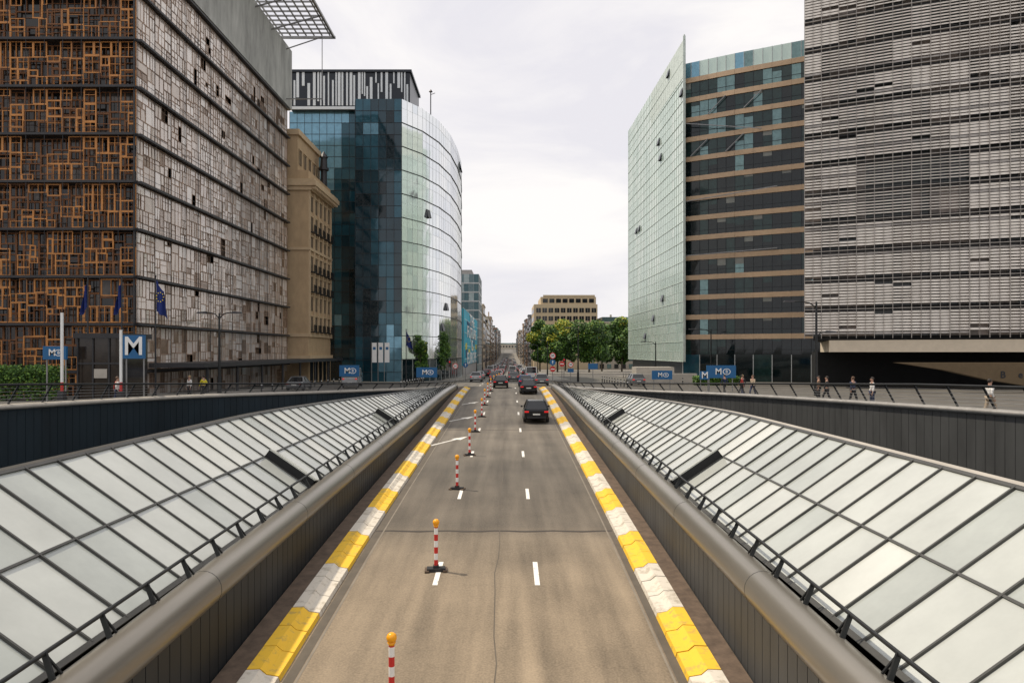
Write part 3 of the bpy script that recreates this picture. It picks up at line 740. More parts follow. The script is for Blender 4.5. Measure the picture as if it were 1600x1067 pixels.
for i, w_ in enumerate(("THE", "FUTURE", "IS", "EUROPE")):
    text(w_, 4.6, WHITE, mo, (-11.36+18, 218-215, 9.2-i*3.7+7), (math.pi/2, 0, math.pi/2), sx=3.2)
gt = thing("office_tower", "pale blue glass tower above the street roofs", "tower", (-15, 275, -7))
mb = MB(); mb.box(-20.5, -11.4, 264.2, 290, -9, 29.2); mb.box(-18, -14, 266, 280, 29.2, 31); mb.make("wall", [WM[2]], gt)
TGL = [M("tower_glass_a", (.26, .36, .39), .1, .4), M("tower_glass_b", (.16, .26, .29), .1, .4), M("tower_glass_c", (.40, .48, .49), .2, .2)]
curtain(gt, [(-20.6, 264), (-11.3, 264), (-11.3, 290)], -8, 29.2, 3.3, 1.9, TGL, (3, 2, 1), FRL, bandh=.5, bandm=FRL)
y = 293.; 
while y < 1050:
    L = R.uniform(14, 28); i = R.randrange(6); base = -GH(y)
    block(-26, -11.8+R.uniform(-.8, .3), y, y+L-.3, base+R.uniform(20, 33), WM[i], WING, "%s street building with rows of windows" % WMN[i], front=True, face=1, bay=2.6)
    y += L
y = 330.
while y < 1050:
    L = R.uniform(14, 28); i = R.randrange(6); base = -GH(y)
    block(10.8+R.uniform(-.3, .8), 26, y, y+L-.3, base+R.uniform(19, 31), WM[i], WING, "%s street building with rows of windows" % WMN[i], front=True, face=-1, bay=2.6)
    y += L
block(-18, 20, 1300, 1330, 14, WM[0], WING, "pale monumental building closing the end of the street", bay=5, st=5)
t = thing("office_building", "tan stone office block with regular grid of dark windows", "building", (24, 310, -7))
mb = MB(); mb.box(10.6, 37.5, 298, 328, -9, 20.2); mb.box(13.5, 37, 299, 326, 20.2, 23.4); mb.box(14.5, 36.5, 298.8, 299, 23.4, 24.2); mb.make("wall", [M("tan_panel", (.54, .43, .28), .8, var=.06)], t)
for s in range(6):
    z = 16.7-s*3.45
    for c in range(10):
        x = 11.6+c*2.6; wd = MB(); wd.box(x, x+1.9, 297.85, 298.0, z, z+1.9, 0); wd.box(x+.9, x+1.0, 297.8, 297.85, z, z+1.9, 1); wd.make("window", [WING, WM[0]], t)
    for c in range(5):
        y = 300+c*5; wd = MB(); wd.box(10.5, 10.6, y, y+3.4, z, z+1.9); wd.make("window", [WING], t)
for c in range(8):
    wd = MB(); x = 14.4+c*2.8; wd.box(x, x+2.1, 298.9, 299.0, 20.9, 22.6); wd.make("window", [WING], t)
block(38.2, 60, 302, 325, 12.5, WM[0], WING, "low cream building with long window rows", face=-1, bay=3)
block(56, 90, 250, 280, 9, WM[2], WING, "low grey concrete building beyond the trees", face=-1, bay=3)
block(-70, -42, 190, 260, 22, WM[5], WING, "slate grey office block behind glass offices")
# ------------------------------------------------------------------ vegetation
LEAF = [M("leaf_dark", (.028, .07, .014), .6, var=.3), M("leaf_mid", (.06, .14, .020), .6, var=.3), M("leaf_light", (.13, .23, .028), .6, var=.3), M("leaf_yellow", (.40, .38, .03), .6, var=.3)]
BARK = M("bark", (.09, .07, .05), .9, var=.3, scale=4)
def foliage(mb, blobs, n, size, yellow=0):
    wts = [b[1]**2 for b in blobs]
    for _ in range(n):
        c, r, q = R.choices(blobs, wts)[0]
        v = Vector((R.gauss(0, 1), R.gauss(0, 1), R.gauss(0, 1))).normalized()*(R.random()**.3)
        p = Vector(c)+Vector((v.x*r, v.y*r, v.z*r*.85))
        a = Vector((R.gauss(0, 1), R.gauss(0, 1), R.gauss(0, 1))).normalized(); b = a.orthogonal().normalized(); s = size*R.uniform(.6, 1.4)
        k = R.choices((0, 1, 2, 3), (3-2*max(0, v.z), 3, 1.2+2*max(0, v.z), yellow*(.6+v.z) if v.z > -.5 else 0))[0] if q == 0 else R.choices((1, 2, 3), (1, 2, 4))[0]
        mb.quad(p-a*s*.5, p+b*s*.35, p+a*s*.5, p-b*s*.35, k)
def tree(x, y, h, w, label, yellow=0, n=11000, size=.72, low=.0):
    g = -GH(y); t = thing("tree", label, "tree", (x, y, g), group="trees beside the street")
    mb = MB(); mb.cyl((0, 0, 0), (0, 0, h*.45), .32, .2, 10); blobs = []
    for i in range(24):
        a = R.uniform(0, 6.28); z = h*R.uniform(.24+low, .86); e = math.sqrt(max(.05, 1-((z/h-.5)/.45)**2))
        rr = w*.36*e*R.uniform(.3, 1)
        c = Vector((rr*math.cos(a), rr*math.sin(a), z)); mb.cyl((0, 0, h*R.uniform(.15, .42)), c, .11, .04, 6)
        blobs.append((c, w*R.uniform(.13, .22), 1 if (R.random() < yellow and z > h*.5) else 0))
    blobs.append(((0, 0, h*.55), w*.3, 0))
    mb.make("trunk", [BARK], t, local=True)
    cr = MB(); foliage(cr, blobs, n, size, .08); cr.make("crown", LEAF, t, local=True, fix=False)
    return t
tree(16.0, 232, 20.5, 14, "large round tree with bright yellow-green top", .75)
tree(11.0, 250, 19.5, 11, "leafy green street tree with low crown", .1)
tree(26.0, 228, 20.5, 16, "broad dark green tree with dense crown", .0)
tree(21, 262, 20.0, 13, "dark green tree standing behind larger trees", 0)
tree(38.5, 240, 19.5, 13, "green tree with slightly pale crown edge", .08)
tree(33, 250, 18.5, 13, "dark green tree between larger crowns", .0, n=8000)
tree(48, 246, 15, 11, "smaller green tree near low buildings", .0, n=6000)
tree(-13.2, 128, 9.5, 6, "small dark street tree before the glass block", 0, n=5000, size=.4)
tree(-15.2, 119, 8.5, 4.5, "slender dark street tree on the pavement", 0, n=3500, size=.4)
for x0, x1, y, z0, z1, lab in ((-42, -32.5, 51, -3.6, -1.05, "clipped green hedge along the forecourt"), (25, 31, 95, -4.7, -3.3, "low green hedge along the pavement")):
    h = MB()
    for _ in range(9000):
        p = Vector((R.uniform(x0, x1), y+R.uniform(-1, 1), z0+(z1-z0)*R.random()**.6+.12*math.sin(x0*3+_))); a = Vector((R.gauss(0, 1), R.gauss(0, 1), R.gauss(0, 1))).normalized(); b = a.orthogonal()
        h.quad(p-a*.09, p+b*.06, p+a*.09, p-b*.06, R.choice((0, 1, 1, 2)))
    o = h.make("hedge", LEAF, fix=False); o["label"] = lab; o["category"] = "hedge"

# ------------------------------------------------------------------ delineator posts
def delineator(loc):
    t = thing("delineator_post", "red and white striped lane post with orange warning lamp", "traffic post", loc, group="posts closing the lane")
    b = MB(); b.box(-.26, .26, -.14, .14, 0, .09, 0); b.box(-.32, -.2, -.2, .2, 0, .05, 1); b.box(.2, .32, -.2, .2, 0, .05, 1); b.box(-.08, .08, -.08, .08, .09, .16, 0)
    b.make("base", [RUBBER, LEDGE], t, local=True)
    p = MB(); z = .14; k = 0
    while z < 1.22: p.cyl((0, 0, z), (0, 0, min(1.24, z+.18)), .055, n=14, m=k % 2); z += .18; k += 1
    p.make("post", [RED, WHITE], t, local=True, smooth=False)
    l = MB(); l.cyl((0, 0, 1.24), (0, 0, 1.30), .05, .08, 14); l.sphere((0, 0, 1.38), .098, 14); l.make("lamp", [ORANGE], t, local=True, smooth=True)
    return t
d0 = delineator((-2.15, 12.9, -RH(12.9)))
for q, y in enumerate((20.1, 29.9, 37.9, 46.6, 54.5, 62.5, 70, 77.5, 86, 95, 104)):
    clone(d0, (-2.15+(.0 if y < 70 else (y-70)*.02)+(.07, -.05, .03, -.08, .05, 0, .04, 0, 0, 0, 0)[q], y, -ROADH(y)), (.1, -.2, .15, .05, -.1, 0, .2, 0, 0, 0, 0)[q])

# ------------------------------------------------------------------ vehicles
TAIL = M("tail_light_red", (.5, .01, .01), .25, emit=.8); GLC = M("car_glass", (.012, .014, .016), .05, 0, ior=1.6); TYRE = M("tyre", (.02, .02, .02), .8); RIM = M("rim", (.35, .35, .36), .3, .8)
PLATE = M("plate_white", (.65, .65, .6), .5); HEADL = M("headlamp", (.7, .7, .7), .15)
PAINT = {n: M("car_paint_"+n, c, .22, .3, var=.03) for n, c in (("black", (.012, .013, .015)), ("white", (.68, .68, .67)), ("grey", (.16, .165, .17)), ("silver", (.4, .41, .42)), ("red", (.35, .02, .02)), ("blue", (.02, .05, .14)))}
def car_geo(kind):
    P = {}
    if kind == "suv": st = [(0, .74, .5, .86), (.06, .86, .36, .98), (.35, .90, .24, 1.02), (1.2, .92, .22, 1.02), (3.1, .92, .22, .99), (4.0, .88, .26, .88), (4.35, .78, .34, .76), (4.42, .68, .42, .66)]; cab = (.18, 3.15, .75, 2.45, 1.0, 1.52, .84, .62)
    elif kind == "sedan": st = [(0, .74, .45, .8), (.06, .84, .34, .92), (.4, .88, .22, .95), (1.2, .89, .2, .94), (3.2, .89, .2, .92), (4.2, .85, .24, .8), (4.5, .75, .32, .7), (4.56, .66, .4, .6)]; cab = (.65, 3.3, 1.4, 2.5, .93, 1.42, .8, .58)
    else: st = [(0, .90, .5, 1.2), (.05, .95, .35, 1.25), (.5, .97, .25, 1.25), (3.6, .97, .25, 1.25), (4.7, .94, .28, 1.15), (5.1, .8, .4, .9)]; cab = (.06, 4.7, .1, 3.9, 1.23, 2.3, .93, .84)
    b = MB(); n = 10; vs = []
    for y, w, z0, z1 in st:
        m_ = (z0+z1)/2
        vs += [(-w*.9, y, z0), (-w, y, z0+.12), (-w*1.0, y, m_), (-w*.97, y, z1-.1), (-w*.86, y, z1), (w*.86, y, z1), (w*.97, y, z1-.1), (w, y, m_), (w, y, z0+.12), (w*.9, y, z0)]
    fs = []
    for i in range(len(st)-1):
        for k in range(n): fs.append((i*n+k, i*n+(k+1) % n, (i+1)*n+(k+1) % n, (i+1)*n+k))
    fs += [tuple(range(n)), tuple(range((len(st)-1)*n, len(st)*n))]
    b.add(vs, fs)
    y0, y1, t0, t1, zb, zt, wb, wt = cab
    b.hexa([(-wt, t0, zt-.03), (wt, t0, zt-.03), (wt, t1, zt-.03), (-wt, t1, zt-.03), (-wt*.9, t0+.1, zt+.03), (wt*.9, t0+.1, zt+.03), (wt*.9, t1-.1, zt+.03), (-wt*.9, t1-.1, zt+.03)])
    for sx in (-1, 1):
        b.bar((sx*wb, y0, zb-.04), (sx*wt, t0, zt), .09); b.bar((sx*wb, y1, zb-.04), (sx*wt, t1, zt), .07); b.bar((sx*(wb+.01), (y0+y1)/2, zb-.04), (sx*(wt+.01), (t0+t1)/2, zt), .08)
    P["body"] = b
    g = MB(); g.hexa([(-wb, y0, zb-.05), (wb, y0, zb-.05), (wb, y1, zb-.05), (-wb, y1, zb-.05), (-wt, t0, zt-.02), (wt, t0, zt-.02), (wt, t1, zt-.02), (-wt, t1, zt-.02)]); P["window"] = g
    if kind == "van":
        b.box(-.93, .93, .3, 3.0, 1.2, 2.28)
    L = st[-1][0]; w = st[2][1]
    P["wheels"] = [(sx*(w-.08), yy, .33) for sx in (-1, 1) for yy in (.82, L-.85)]
    P["tails"] = [(sx*(w*.78), .0, st[1][3]-.17) for sx in (-1, 1)]
    P["L"] = L; P["w"] = w
    return P
def add_car(kind, paint, loc, rz, label, mir=True):
    P = car_geo(kind); t = thing("car", label, "car", loc, rz, "cars leaving the underpass")
    P["body"].make("body", [PAINT[paint]], t, local=True, smooth=False); P["window"].make("window", [GLC], t, local=True)
    for c in P["wheels"]:
        s = 1 if c[0] > 0 else -1
        e = bpy.data.objects.new("wheel", None); COL.objects.link(e); e.parent = t; e.location = c; KIDS.setdefault(t.name, []).append(e)
        w = MB(); w.cyl((-.11, 0, 0), (.11, 0, 0), .33, n=20); w.make("tyre", [TYRE], e, local=True)
        w = MB(); w.cyl((s*.1, 0, 0), (s*.125, 0, 0), .21, n=16); w.make("rim", [RIM], e, local=True)
    for c in P["tails"]:
        w = MB(); w.box(c[0]-.15, c[0]+.15, -.015, .1, c[2]-.05, c[2]+.06); w.make("tail_light", [TAIL], t, local=True)
    w = MB(); w.box(-.26, .26, -.03, .02, .58, .69); w.make("license_plate", [PLATE], t, local=True)
    w = MB(); w.box(-.7, .7, -.05, .1, .34, .5); w.make("bumper", [RUBBER], t, local=True)
    for s in (-1, 1):
        w = MB(); w.box(s*P["w"]-.02+s*.02, s*P["w"]+s*.2, P["L"]*.6, P["L"]*.6+.12, .95, 1.08); w.make("mirror", [PAINT[paint]], t, local=True)
        w = MB(); w.box(s*.62-.14, s*.62+.14, P["L"]-.12, P["L"]-.04, .58, .7); w.make("headlight", [HEADL], t, local=True)
    return t
add_car("suv", "black", (1.98, 50.5, -RH(52)+.02), 0, "black sports utility car driving up the ramp")
add_car("sedan", "black", (2.05, 73, -RH(75)+.02), 0, "dark saloon car near top of ramp")
add_car("suv", "grey", (4.3, 92, -GH(93)+.03), 0, "dark grey car waiting in outer lane")
add_car("sedan", "black", (-1.0, 84, -GH(85)+.03), 0, "dark saloon with brake lights on")
add_car("sedan", "blue", (2.1, 88, -GH(89)+.03), 0, "dark blue saloon queueing behind traffic")

protos = {}
def flat_car(kind, paint):
    P = car_geo(kind); b = MB()
    def merge(o, m): b.add(o.v, o.f, m)
    merge(P["body"], 0); merge(P["window"], 1)
    for c in P["wheels"]: b.cyl((c[0]-.1, c[1], c[2]), (c[0]+.1, c[1], c[2]), .33, n=12, m=2)
    for c in P["tails"]: b.box(c[0]-.13, c[0]+.13, -.02, .1, c[2]-.06, c[2]+.07, 3)
    b.box(-.26, .26, -.03, .02, .58, .69, 4)
    return b.mesh("distant_car", [PAINT[paint], GLC, TYRE, TAIL, PLATE])
for kind in ("suv", "sedan", "van"):
    for pn in (("black", "white", "grey", "silver", "red") if kind != "van" else ("white", "silver")): protos[(kind, pn)] = flat_car(kind, pn)
KN = {"suv": "sports utility car", "sedan": "saloon car", "van": "delivery van"}
keys = list(protos)
wt = [3 if k[1] in ("black", "grey") else (2.4 if k[1] == "white" else 1) for k in keys]
for lane, x in enumerate((-5.3, -2.3, .9, 4.1)):
    y = 101+lane*2.4
    while y < 720:
        if R.random() < (.82 if y > 150 else .7):
            k = R.choices(keys, wt)[0]
            sl = (GH(y+2)-GH(y-2))/4
            o = bpy.data.objects.new("car" if k[0] != "van" else "van", protos[k]); COL.objects.link(o)
            o.location = (x+R.uniform(-.25, .25), y, -GH(y)+.05); o.rotation_euler = (-math.atan(sl), 0, R.uniform(-.02, .02))
            o["label"] = "%s %s queueing on the long street" % (k[1], KN[k[0]]); o["category"] = "car" if k[0] != "van" else "van"; o["group"] = "traffic queueing down the street"
        y += R.uniform(7.5, 13)*(1 if y < 400 else 1.5)

for i, (x, y, rz, k) in enumerate(((-19, 84, 0.1, ("van", "silver")), (17, 92, 0.05, ("suv", "grey")), (-22, 72, .05, ("sedan", "grey")))):
    o = bpy.data.objects.new("parked_car", protos[k]); COL.objects.link(o); o.location = (x, y, -GH(y)+.02); o.rotation_euler = (0, 0, rz)
    o["label"] = "%s %s on the side road behind railing" % (k[1], KN[k[0]]); o["category"] = "car"

# ------------------------------------------------------------------ signs, lamps, flags
def metro_sign(x, y, w, h, zc, full=True, lab="blue metro sign with white M on posts"):
    g = -GH(y); t = thing("metro_sign", lab, "sign", (x, y, g)); z = zc-g
    b = MB(); b.box(-w/2, w/2, -.08, .08, z-h/2, z+h/2); b.make("sign_board", [BLUE], t, local=True)
    p = MB(); p.cyl((-w*.4, .12, 0), (-w*.4, .12, z+h/2), .05, n=8); p.cyl((w*.4, .12, 0), (w*.4, .12, z+h/2), .05, n=8); p.make("post", [STEEL], t, local=True)
    if full:
        text("M", h*.7, WHITE, t, (-w*.1, -.09, z)); r = MB()
        for i in range(24):
            a0, a1 = i/24*6.2832, (i+1)/24*6.2832; R1, R2 = h*.2, h*.25
            c = lambda a, q: (w*.18+1.25*q*math.cos(a), -.1, z+q*math.sin(a))
            r.quad(c(a0, R1), c(a1, R1), c(a1, R2), c(a0, R2))
        r.make("railway_emblem_ring", [WHITE], t, local=True, fix=False); text("B", h*.32, WHITE, t, (w*.18, -.09, z), name="railway_emblem")
    else: text("M", h*1.1, WHITE, t, (0, -.09, z))
    return t
metro_sign(-23.95, 45, 1.4, 1.5, .33, False, "large square blue metro sign with white M")
metro_sign(-29, 45, 1.5, .85, -.05)
metro_sign(-17, 75, 2.1, 1.2, -2.0); metro_sign(-9.1, 78, 2.3, 1.1, -2.25)
metro_sign(21.1, 70, 2.9, 1.25, -1.95, lab="wide blue metro sign beside station stairs"); metro_sign(18.9, 68, .9, .8, -2.25, False, "small square blue metro sign"); metro_sign(17.4, 80, 2.3, 1.0, -2.6)

t = thing("station_lift_kiosk", "dark glass lift kiosk at the station entrance", "kiosk", (-26.6, 46, -3.4))
b = MB(); b.box(-1.55, 1.45, 0, 3, .0, 4.3, 0); b.make("wall", [DGL[1]], t, local=True)
b = MB(); b.box(-1.75, 1.65, -.25, 3.2, 4.3, 4.62); b.make("roof", [SLAB], t, local=True)
b = MB()
for x in (-1.6, -.6, .45, 1.4): b.box(x, x+.1, -.08, -.005, 0, 4.3)
b.box(-1.6, 1.5, -.09, -.006, 2.6, 2.72); b.make("frame", [SLAB], t, local=True)
b = MB(); b.box(-.45, .4, -.12, -.09, 1.7, 2.3); b.make("notice_board", [COPE], t, local=True)

def striped_pole(x, y, ztop, lab):
    g = -GH(y); t = thing("barrier_pole", lab, "pole", (x, y, g)); b = MB(); H = ztop-g; z = 0; k = 0
    b.box(-.18, .18, -.18, .18, 0, .9, 2)
    z = .9
    while z < H: b.box(-.06, .06, -.06, .06, z, min(H, z+.55), 0 if (k % 4 == 0 and z < 2.2) else 1); z += .55; k += 1
    b.make("boom", [RED, WHITE, SLAB], t, local=True)
striped_pole(-27.3, 43, 2.4, "raised white barrier boom with red bands"); striped_pole(-23.7, 43, 1.35, "raised white barrier boom with red stripes")

def flag(x, y, ztop, fl, lab, flip=1):
    g = -GH(y); t = thing("flagpole", lab, "flagpole", (x, y, g)); H = ztop-g
    b = MB(); b.cyl((0, 0, 0), (0, 0, H), .075, .045, 8); b.sphere((0, 0, H), .08, 8); b.make("pole", [SLAB], t, local=True)
    b = MB(); nx, nz = 12, 10
    def p(i, k):
        u, v = i/nx, k/nz; xx = flip*(.05+u*.95*(.55+.45*v)); return (xx, .16*math.sin(u*9+v*2)*(.3+u), H-.3-fl*v-u*.9*(1-.3*v)+.05*math.sin(u*14))
    vs = [p(i, k) for k in range(nz+1) for i in range(nx+1)]
    b.add(vs, [(k*(nx+1)+i, k*(nx+1)+i+1, (k+1)*(nx+1)+i+1, (k+1)*(nx+1)+i) for k in range(nz) for i in range(nx)]); b.make("flag", [EUBLUE], t, local=True, smooth=True, fix=False)
    if abs(flip) < 1: return
    for q in range(9):
        b = MB(); a = q/9*6.28; cx_, cz = flip*.42+.26*math.cos(a), H-.3-fl*.55+.34*math.sin(a); pts = []
        for w in range(10):
            r_ = .065 if w % 2 == 0 else .027; aa = w*math.pi/5+math.pi/2; pts.append((cx_+r_*math.cos(aa), -.2, cz+r_*math.sin(aa)))
        b.add(pts, [tuple(range(10))])
        b.make("flag_star", [YEL], t, local=True, fix=False)
flag(-26.1, 52, 5.6, 2.3, "tall flagpole with limp blue flag with yellow stars", 1)
flag(-28.6, 52, 5.6, 2.0, "flagpole with furled dark blue flag", -.5); flag(-31.1, 52, 5.6, 2.0, "flagpole with furled dark blue flag", -.5)
flag(-14.6, 100, 3.2, 2.0, "flagpole with blue flag before the glass block", 1)

def banner(x, y):
    g = -GH(y); t = thing("banner_pole", "tall white vertical banner on slim pole", "banner", (x, y, g)); b = MB(); b.cyl((0, 0, 0), (0, 0, 6.0), .05, .04, 8); b.make("pole", [STEEL], t, local=True)
    b = MB(); b.box(.06, .72, -.02, .02, 3.1, 5.9); b.make("banner", [WHITE], t, local=True); b = MB(); b.box(.2, .58, -.03, -.022, 4.9, 5.3); b.make("emblem", [BLUE], t, local=True)
for x in (-19.5, -18.6, -17.7): banner(x, 100)

def lamp(x, y, H, arms, lab):
    g = -GH(y); t = thing("street_lamp", lab, "street lamp", (x, y, g), group="street lamps"); b = MB(); b.cyl((0, 0, 0), (0, 0, 1.6), .20, .17, 10); b.cyl((0, 0, 1.6), (0, 0, H), .13, .08, 10)
    b.make("pole", [RAIL], t, local=True)
    for a, zz in arms:
        b = MB(); b.sweep([(0, 0, H-.5+zz), (a*.3, 0, H-.1+zz), (a*.65, 0, H+.02+zz), (a, 0, H+.03+zz)], .05, 8); b.make("arm", [RAIL], t, local=True, smooth=True)
        s = 1 if a > 0 else -1
        b = MB(); b.hexa([(a-s*.1, -.16, H-.05+zz), (a+s*.8, -.14, H-.03+zz), (a+s*.8, .14, H-.03+zz), (a-s*.1, .16, H-.05+zz), (a-s*.05, -.1, H+.14+zz), (a+s*.72, -.08, H+.09+zz), (a+s*.72, .08, H+.09+zz), (a-s*.05, .1, H+.14+zz)]); b.make("lamp_head", [SLAB], t, local=True)
lamp(26.2, 60, 8.0, ((-2.0, 0), (.9, -2.6)), "tall dark street lamp with long curved arm")
lamp(-25.5, 62, 7.2, ((-1.2, 0), (1.2, 0)), "dark double armed street lamp near timber clad office")
lamp(31.0, 108, 8.2, ((-2.6, 0),), "dark street lamp beside banded office tower"); lamp(24.8, 119, 6.6, ((-1.8, 0),), "dark street lamp on the side street")
lamp(11, 112, 8.6, ((-1.4, 0),), "slim street lamp near the crossing"); lamp(9.3, 170, 8.6, ((-1.4, 0),), "slim street lamp along the street")
for y in (210, 255, 300, 350, 400, 460, 520):
    lamp(8.6, y, 8.6, ((-1.4, 0),), "slim street lamp along the street"); lamp(-9.6, y, 8.6, ((1.4, 0),), "slim street lamp along the street")

def road_sign(x, y, items, lab, H=3.4):
    g = -GH(y); t = thing("traffic_sign", lab, "traffic sign", (x, y, g)); b = MB(); b.cyl((0, .04, 0), (0, .04, H), .045, n=8); b.make("post", [STEEL], t, local=True)
    for kind, z, r in items:
        b = MB()
        if kind == "limit": b.cyl((0, -.04, z), (0, 0, z), r, n=24, m=0); b.cyl((0, -.05, z), (0, -.04, z), r*.74, n=24, m=1); b.make("sign_plate", [RED, WHITE], t, local=True); text("50", r*1.0, STRB, t, (0, -.055, z))
        if kind == "noentry": b.cyl((0, -.04, z), (0, 0, z), r, n=24, m=0); b.box(-r*.7, r*.7, -.055, -.041, z-r*.17, z+r*.17, 1); b.make("sign_plate", [RED, WHITE], t, local=True)
        if kind == "blue": b.cyl((0, -.04, z), (0, 0, z), r, n=24); b.make("sign_plate", [BLUE], t, local=True); a = MB(); a.box(-r*.1, r*.1, -.055, -.041, z-r*.5, z+r*.3); a.add([(-r*.35, -.05, z+r*.2), (r*.35, -.05, z+r*.2), (0, -.05, z+r*.65)], [(0, 1, 2)]); a.make("arrow_symbol", [WHITE], t, local=True)
        if kind == "board": b.box(-r, r, -.04, 0, z-r*.6, z+r*.6); b.make("sign_plate", [BLUE], t, local=True)
        if kind == "light":
            b.box(-.16, .16, -.2, 0, z-.45, z+.45); b.make("signal_box", [BLACK], t, local=True)
            for q, mt in ((.28, TAIL), (0, LEDGE), (-.28, LEDGE)): a = MB(); a.cyl((0, -.23, z+q), (0, -.2, z+q), .1, n=12, m=0); a.make("signal_lens", [mt], t, local=True)
road_sign(5.9, 95, (("limit", 4.0, .42), ("blue", 3.1, .4), ("noentry", 2.2, .38)), "pole with speed limit, blue arrow and no-entry signs", 4.5)
road_sign(7.3, 97, (("noentry", 2.9, .38),), "round red no-entry sign on grey post"); road_sign(8.5, 97, (("limit", 2.8, .38), ("board", 2.0, .42)), "red ringed speed sign with blue plate below")
road_sign(-7.3, 96, (("limit", 2.6, .38),), "red ringed speed limit sign on post"); road_sign(-8.4, 100, (("light", 2.9, .4),), "black traffic light showing red"); road_sign(7.9, 101, (("light", 3.2, .4),), "black traffic light showing red", 3.8)
road_sign(-6.9, 112, (("blue", 2.7, .4),), "round blue arrow sign on post"); road_sign(10.5, 88, (("board", 2.6, .6),), "small blue direction board on post")

bo = None
for x, y0_, y1_, st_ in ((-24.6, 70, 116, 3.2), (24.2, 98, 150, 3.4), (14.5, 86, 110, 2.6), (-13.5, 88, 112, 2.6)):
    y = y0_
    while y < y1_:
        if bo is None:
            b = MB(); b.cyl((0, 0, 0), (0, 0, .82), .075, .07, 10); b.cyl((0, 0, .82), (0, 0, .94), .085, .04, 10); b.cyl((0, 0, .62), (0, 0, .72), .079, .079, 10, 1)
            bo = b.make("bollard", [SLAB, WHITE]); bo["label"] = "short dark bollard with white band on pavement"; bo["category"] = "bollard"; bo["group"] = "bollards along the pavement"; o = bo
        else: o = bo.copy(); COL.objects.link(o)
        o.location = (x, y, -GH(y)+.01); y += st_

t = MB(); t.box(18, 27, 101, 102, -5.2, -3.1); t.box(18.5, 24, 102.2, 106, -5.2, -2.2); o = t.make("garden_wall", [COPE]); o["label"] = "low pale stone wall by the side street"; o["category"] = "wall"
mb = MB()
def pav(x0, x1, y0, y1):
    n = max(1, int((y1-y0)/10))
    for i in range(n):
        a, b2 = y0+(y1-y0)*i/n, y0+(y1-y0)*(i+1)/n
        mb.hexa([(x0, a, -GH(a)-.2), (x1, a, -GH(a)-.2), (x1, b2, -GH(b2)-.2), (x0, b2, -GH(b2)-.2), (x0, a, -GH(a)+.13), (x1, a, -GH(a)+.13), (x1, b2, -GH(b2)+.13), (x0, b2, -GH(b2)+.13)])
pav(-11.6, -7.6, 120, 1050); pav(6.4, 10.6, 120, 1050); pav(-31.4, -25.5, 60, 116); pav(25, 29, 100, 168); pav(10.7, 60, 205, 297)
struct(mb.make("pavement", [PAVE]))

# ------------------------------------------------------------------ people
SKIN = M("skin", (.42, .25, .18), .55, var=.05)
HAIR = [M("hair_dark", (.02, .014, .01), .6), M("hair_brown", (.10, .055, .03), .6), M("hair_blond", (.35, .25, .12), .6)]
CL = {"white": M("cloth_white", (.70, .69, .66), .8), "black": M("cloth_black", (.02, .02, .022), .8), "navy": M("cloth_navy", (.02, .03, .07), .8), "red": M("cloth_red", (.4, .05, .04), .8), "yellow": M("cloth_hivis", (.65, .55, .03), .7), "beige": M("cloth_beige", (.35, .28, .2), .8), "brown": M("cloth_brown", (.13, .08, .05), .8)}
def skinmesh(name, V, E, Rr, mat, sub=1):
    me = bpy.data.meshes.new(name); me.from_pydata(V, E, []); ob = bpy.data.objects.new("tmp", me); COL.objects.link(ob)
    ob.modifiers.new("s", 'SKIN'); 
    for i, r in enumerate(Rr):
        sv = me.skin_vertices[0].data[i]; sv.radius = (r, r) if isinstance(r, float) else r; sv.use_root = (i == 0)
    m2 = ob.modifiers.new("u", 'SUBSURF'); m2.levels = sub; m2.render_levels = sub
    bpy.context.view_layer.update()
    out = bpy.data.meshes.new_from_object(ob.evaluated_get(bpy.context.evaluated_depsgraph_get()))
    bpy.data.objects.remove(ob); out.materials.clear(); out.materials.append(mat); out.name = name
    for p in out.polygons: p.use_smooth = True
    return out
